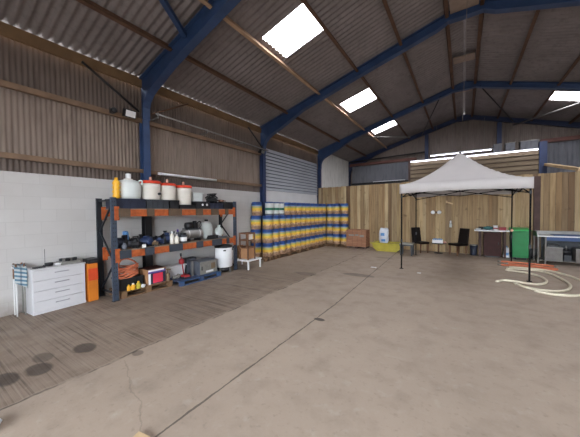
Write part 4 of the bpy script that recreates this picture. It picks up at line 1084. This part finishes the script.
# steel work cart at the right edge
t = thing('steel_cart', 'steel work cart with shelf and tray top by the fence', 'cart', (2.55, 11.55, 0))
b = B(); b.box(-.60, 1.1, -.34, .34, .85, .88); part('worktop', b, 'stainless', t)
b = B(); b.box(-.60, 1.1, .30, .34, .88, 1.0); b.box(-.60, -.57, -.30, .30, .88, 1.0); part('upstand', b, 'steel_grey', t)
b = B(); b.box(-.56, 1.06, -.30, .30, .10, .12); part('shelf', b, 'dull_steel', t)
b = B(); b.box(-.40, 1.05, .28, .30, .12, .85); part('back_panel', b, 'charcoal', t)
for x in (-.57, -.40, 1.05):
    for y in (-.31, .31):
        if x == -.40 and y > 0: continue
        b = B(); b.box(x - .02, x + .02, y - .02, y + .02, 0, .85); part('leg', b, 'dull_steel', t)
b = B(); b.box(-.38, 1.03, -.345, -.31, .74, .845); part('front_rail', b, 'plate_blue', t, 'blue front rail')
b = B(); b.box(-.57, 1.05, -.345, -.325, .85, .885); part('front_lip', b, 'white', t, 'bright front lip')
b = B(); b.box(0, 1.2, -.2, .2, 0, .025); solo('blue_sheet', 'blue film covered sheet lying on the steel cart', 'sheet', b, 'plate_blue', (2.35, 11.55, .88))
t = thing('stainless_box', 'left stainless box on the lower shelf of the steel cart', 'box', (2.36, 11.40, .12)); b = B(); b.box(-.20, .18, -.14, .2, 0, .40); part('body', b, 'dull_steel', t)
b = B(); b.box(-.205, .185, -.145, .205, .40, .415); part('lid', b, 'steel_grey', t)
t = thing('stainless_box', 'right stainless box on the lower shelf of the steel cart', 'box', (3.02, 11.40, .12)); b = B(); b.box(-.20, .30, -.14, .2, 0, .38); part('body', b, 'dull_steel', t)
b = B(); b.box(-.205, .305, -.145, .205, .38, .395); part('lid', b, 'steel_grey', t)
t = thing('grinder', 'dark bench machine standing between the two stainless boxes', 'machine', (2.65, 11.42, .12))
b = B(); b.box(-.07, .09, -.1, .1, 0, .18); part('base', b, 'charcoal', t)
b = B(); b.lathe([(.04, -.1), (.08, -.09), (.08, .09), (.04, .1)], (.01, 0, .27), 14, 'x'); part('motor', b, 'black', t)
b = B(); b.cyl((.0, -.03, .33), (-.02, -.05, .46), .018); part('lever', b, 'steel_grey', t)
t = thing('black_case', 'black case lying on the left stainless box under the cart top', 'case', (2.33, 11.43, .535)); b = B(); b.box(-.12, .14, -.1, .12, 0, .07); part('body', b, 'black', t)
b = B(); b.box(-.03, .05, -.115, -.1, .02, .035); part('handle', b, 'charcoal', t)

# ------------------------------------------------------------------ pop-up gazebo
GX, GY, GS = -1.55, 8.30, 2.90
t = thing('gazebo', 'white pop up gazebo on dark legs standing in the hall', 'gazebo', (GX, GY, 0))
def gz(u, v):
    r = max(abs(u), abs(v)); return 2.47 + 1.03 * (1 - r) ** 1.62
N = 24; b = B(); rows = []
H0 = GS / 2 + .02
for j in range(N + 1):
    v = -1 + 2 * j / N
    rows.append([(GS / 2 + H0 * (-1 + 2 * i / N), GS / 2 + H0 * v, gz(-1 + 2 * i / N, v)) for i in range(N + 1)])
b.grid(rows)
c = part('canopy', b, 'canopy', t)
md = c.modifiers.new('thick', 'SOLIDIFY'); md.thickness = .006
def side(p, q):
    b = B(); rows = []
    for z in (2.47, 2.36, 2.20):
        row = []
        for i in range(25):
            s = i / 24; P = Vector(p).lerp(Vector(q), s); sag = .035 * math.sin(PI * s) if z < 2.3 else 0
            row.append((P.x, P.y, z + sag))
        rows.append(row)
    b.grid(rows); v = link('valance', b, 'canopy', c); md = v.modifiers.new('thick', 'SOLIDIFY'); md.thickness = .005
a0, a1 = -.02, GS + .02
side((a0, a0), (a1, a0)) if False else None
for p, q in (((a0, a0, 0), (a1, a0, 0)), ((a1, a0, 0), (a1, a1, 0)), ((a1, a1, 0), (a0, a1, 0)), ((a0, a1, 0), (a0, a0, 0))): side(p, q)
for x in (.03, GS - .03):
    for y in (.03, GS - .03):
        b = B(); b.box(x - .017, x + .017, y - .017, y + .017, .008, 2.42); lg = part('leg', b, 'pole', t)
        b = B(); b.box(x - .024, x + .024, y - .024, y + .024, .78, .87); link('slider', b, 'black', lg)
        b = B(); b.box(x - .024, x + .024, y - .024, y + .024, 2.08, 2.15); link('slider', b, 'black', lg)
        b = B(); b.box(x - .05, x + .05, y - .05, y + .05, 0, .008); link('foot', b, 'pole', lg)
lo, hi = 2.12, 2.40
def truss(p, q):
    p, q = Vector(p), Vector(q); b = B()
    for k in range(2):
        a = p.lerp(q, k / 2); e = p.lerp(q, (k + 1) / 2)
        za, zb = (lo, hi - .08)
        b.bar((a.x, a.y, 2.38 if k == 0 else 2.14 + .06), (e.x, e.y, (2.14 + .06) if k == 0 else 2.38), .014, .026)
        b.bar((a.x, a.y, 2.11 if k == 0 else 2.38 - .02), (e.x, e.y, (2.38 - .02) if k == 0 else 2.11), .014, .026)
    part('scissor_truss', b, 'pole', t)
i0, i1 = .05, GS - .05
for p, q in (((i0, i0, 0), (i1, i0, 0)), ((i1, i0, 0), (i1, i1, 0)), ((i1, i1, 0), (i0, i1, 0)), ((i0, i1, 0), (i0, i0, 0))): truss(p, q)
mid = GS / 2
for p in ((mid, i0), (i1, mid), (mid, i1), (i0, mid)):
    b = B(); b.bar((p[0], p[1], 2.22), (mid, mid, 2.62), .014, .026); part('centre_strut', b, 'pole', t)
b = B(); b.cyl((mid, mid, 2.55), (mid, mid, 3.46), .016); b.lathe([(.05, 3.44), (.03, 3.48)], (mid, mid, 0), 10); part('mast', b, 'pole', t)
b = B(); b.blob((GS - .03, GS - .06, 1.03), (.045, .03, .05), .02, 2, 1); part('clip', b, 'pinkish', t, 'pale red clip')

# ------------------------------------------------------------------ hoses on the floor
def hose(name, label, pts, r, m, ends='white', ring=None):
    x0, y0 = pts[0][:2]; t = thing(name, label, 'hose', (x0, y0, 0))
    P = [(p[0] - x0, p[1] - y0, (p[2] if len(p) > 2 else r)) for p in pts]
    b = B(); b.tube(P, r, 10, 7); part('hose_body', b, m, t)
    for a, c in ((P[0], P[1]), (P[-1], P[-2])):
        d = (Vector(a) - Vector(c)).normalized(); b = B(); b.cyl(Vector(a) - d * .03, Vector(a) + d * .06, r + .004, r * .95, 12); part('coupling', b, ends, t)
    return t
hose('orange_hose', 'orange hose laid in flat loops under the gazebo edge', [(.95, 10.30), (1.3, 10.22), (1.75, 10.12), (2.08, 10.12), (2.20, 10.26), (2.0, 10.42), (1.5, 10.50), (1.15, 10.58)], .027, 'orange_hose', 'foil')
hose('orange_hose', 'second orange hose lying along the loops of the first', [(1.0, 10.92), (1.4, 10.95), (1.8, 10.88), (2.1, 10.84), (2.28, 10.74)], .027, 'orange_hose', 'foil')
hose('cream_hose', 'cream hose curling from a free end around the gazebo leg', [(.70, 7.88), (.82, 8.04), (1.03, 8.06), (1.27, 7.95), (1.45, 8.03), (1.60, 8.28), (1.66, 8.65), (1.60, 9.02), (1.46, 9.26), (1.25, 9.40), (1.05, 9.46)], .027, 'cream_hose', 'cream_hose')
hose('cream_hose', 'cream hose sweeping in the middle loop near the orange hoses', [(1.02, 7.82), (1.12, 7.60), (1.28, 7.47), (1.50, 7.46), (1.72, 7.60), (1.90, 7.92), (2.0, 8.35), (2.0, 8.85), (1.93, 9.35), (1.78, 9.70), (1.45, 9.82), (1.10, 9.72)], .027, 'cream_hose', 'cream_hose')
hose('cream_hose', 'outer cream hose making the widest loop at right', [(1.30, 7.30), (1.50, 7.22), (1.78, 7.28), (2.05, 7.55), (2.25, 7.95), (2.34, 8.5), (2.30, 9.1), (2.16, 9.6), (1.95, 9.92), (1.6, 10.03), (1.2, 10.0)], .027, 'cream_hose', 'cream_hose')

# ------------------------------------------------------------------ odds and ends on the floor
def scrap(label, loc, s, seed):
    b = B(); r = random.Random(seed)
    rows = [[((i - 2) * s / 4 + r.uniform(-.1, .1) * s / 4, (j - 1.5) * s / 4, .004 + r.uniform(0, .018)) for i in range(5)] for j in range(4)]
    b.grid(rows, False); o = solo('paper_scrap', label, 'paper', b, 'label_white', loc)
    md = o.modifiers.new('thick', 'SOLIDIFY'); md.thickness = .003; return o
scrap('white paper scrap on the floor before the yellow tub', (-2.25, 8.02, 0), .16, 1)
scrap('small white paper scrap on the floor left of the gazebo leg', (-1.0, 7.9, 0), .09, 2)
t = thing('timber_offcut', 'pale timber offcut on the floor at the bottom edge', 'timber', (-2.01, .975, 0), .35)
b = B(); b.hexa([(-.09, -.35, 0), (.09, -.35, 0), (.07, .06, 0), (-.05, .08, 0), (-.09, -.35, .035), (.09, -.35, .035), (.07, .06, .035), (-.05, .08, .035)]); part('board', b, 'palewood', t)
t = thing('white_bag', 'white and blue bag at the bottom left corner', 'bag', (-3.12, .36, 0))
b = B(); b.blob((0, 0, .05), (.09, .12, .05), .06, 3, 8); part('bag', b, 'sack', t)

# ------------------------------------------------------------------ light
w = bpy.data.worlds.new('sky'); scene.world = w; w.use_nodes = True
nt = w.node_tree; nt.nodes.clear()
o_ = nt.nodes.new('ShaderNodeOutputWorld'); bg = nt.nodes.new('ShaderNodeBackground')
bg.inputs[0].default_value = (.86, .93, 1.0, 1); bg.inputs[1].default_value = 11.5
nt.links.new(bg.outputs[0], o_.inputs[0])
def portal(loc, rot, sx, sy):
    l = bpy.data.lights.new('door_portal', 'AREA'); l.shape = 'RECTANGLE'; l.size = sx; l.size_y = sy; l.cycles.is_portal = True
    o = bpy.data.objects.new('door_portal', l); COL.objects.link(o); o.location = loc; o.rotation_euler = rot
portal((1.0, Y0 - .1, 1.9), (PI / 2, 0, PI), 8.0, 3.8)

# ------------------------------------------------------------------ camera
yaw, pit, rol = math.radians(33.126), math.radians(1.564), math.radians(.543)
r0 = Vector((math.cos(yaw), math.sin(yaw), 0)); f0 = Vector((-math.sin(yaw), math.cos(yaw), 0)); zu = Vector((0, 0, 1))
fwd = math.cos(pit) * f0 - math.sin(pit) * zu; up = math.cos(pit) * zu + math.sin(pit) * f0
R = math.cos(rol) * r0 - math.sin(rol) * up; U = math.sin(rol) * r0 + math.cos(rol) * up
cam = bpy.data.cameras.new('camera'); co = bpy.data.objects.new('camera', cam); COL.objects.link(co)
cam.sensor_width = 36; cam.lens = 36 * 265.753 / 580; cam.clip_start = .05
co.matrix_world = Matrix(((R.x, U.x, -fwd.x, 0), (R.y, U.y, -fwd.y, 0), (R.z, U.z, -fwd.z, 1.72), (0, 0, 0, 1)))
scene.camera = co
scene.view_settings.view_transform = 'Standard'; scene.view_settings.look = 'None'
scene.view_settings.gamma = 1; scene.view_settings.use_curve_mapping = False
scene.view_settings.exposure = 0.65
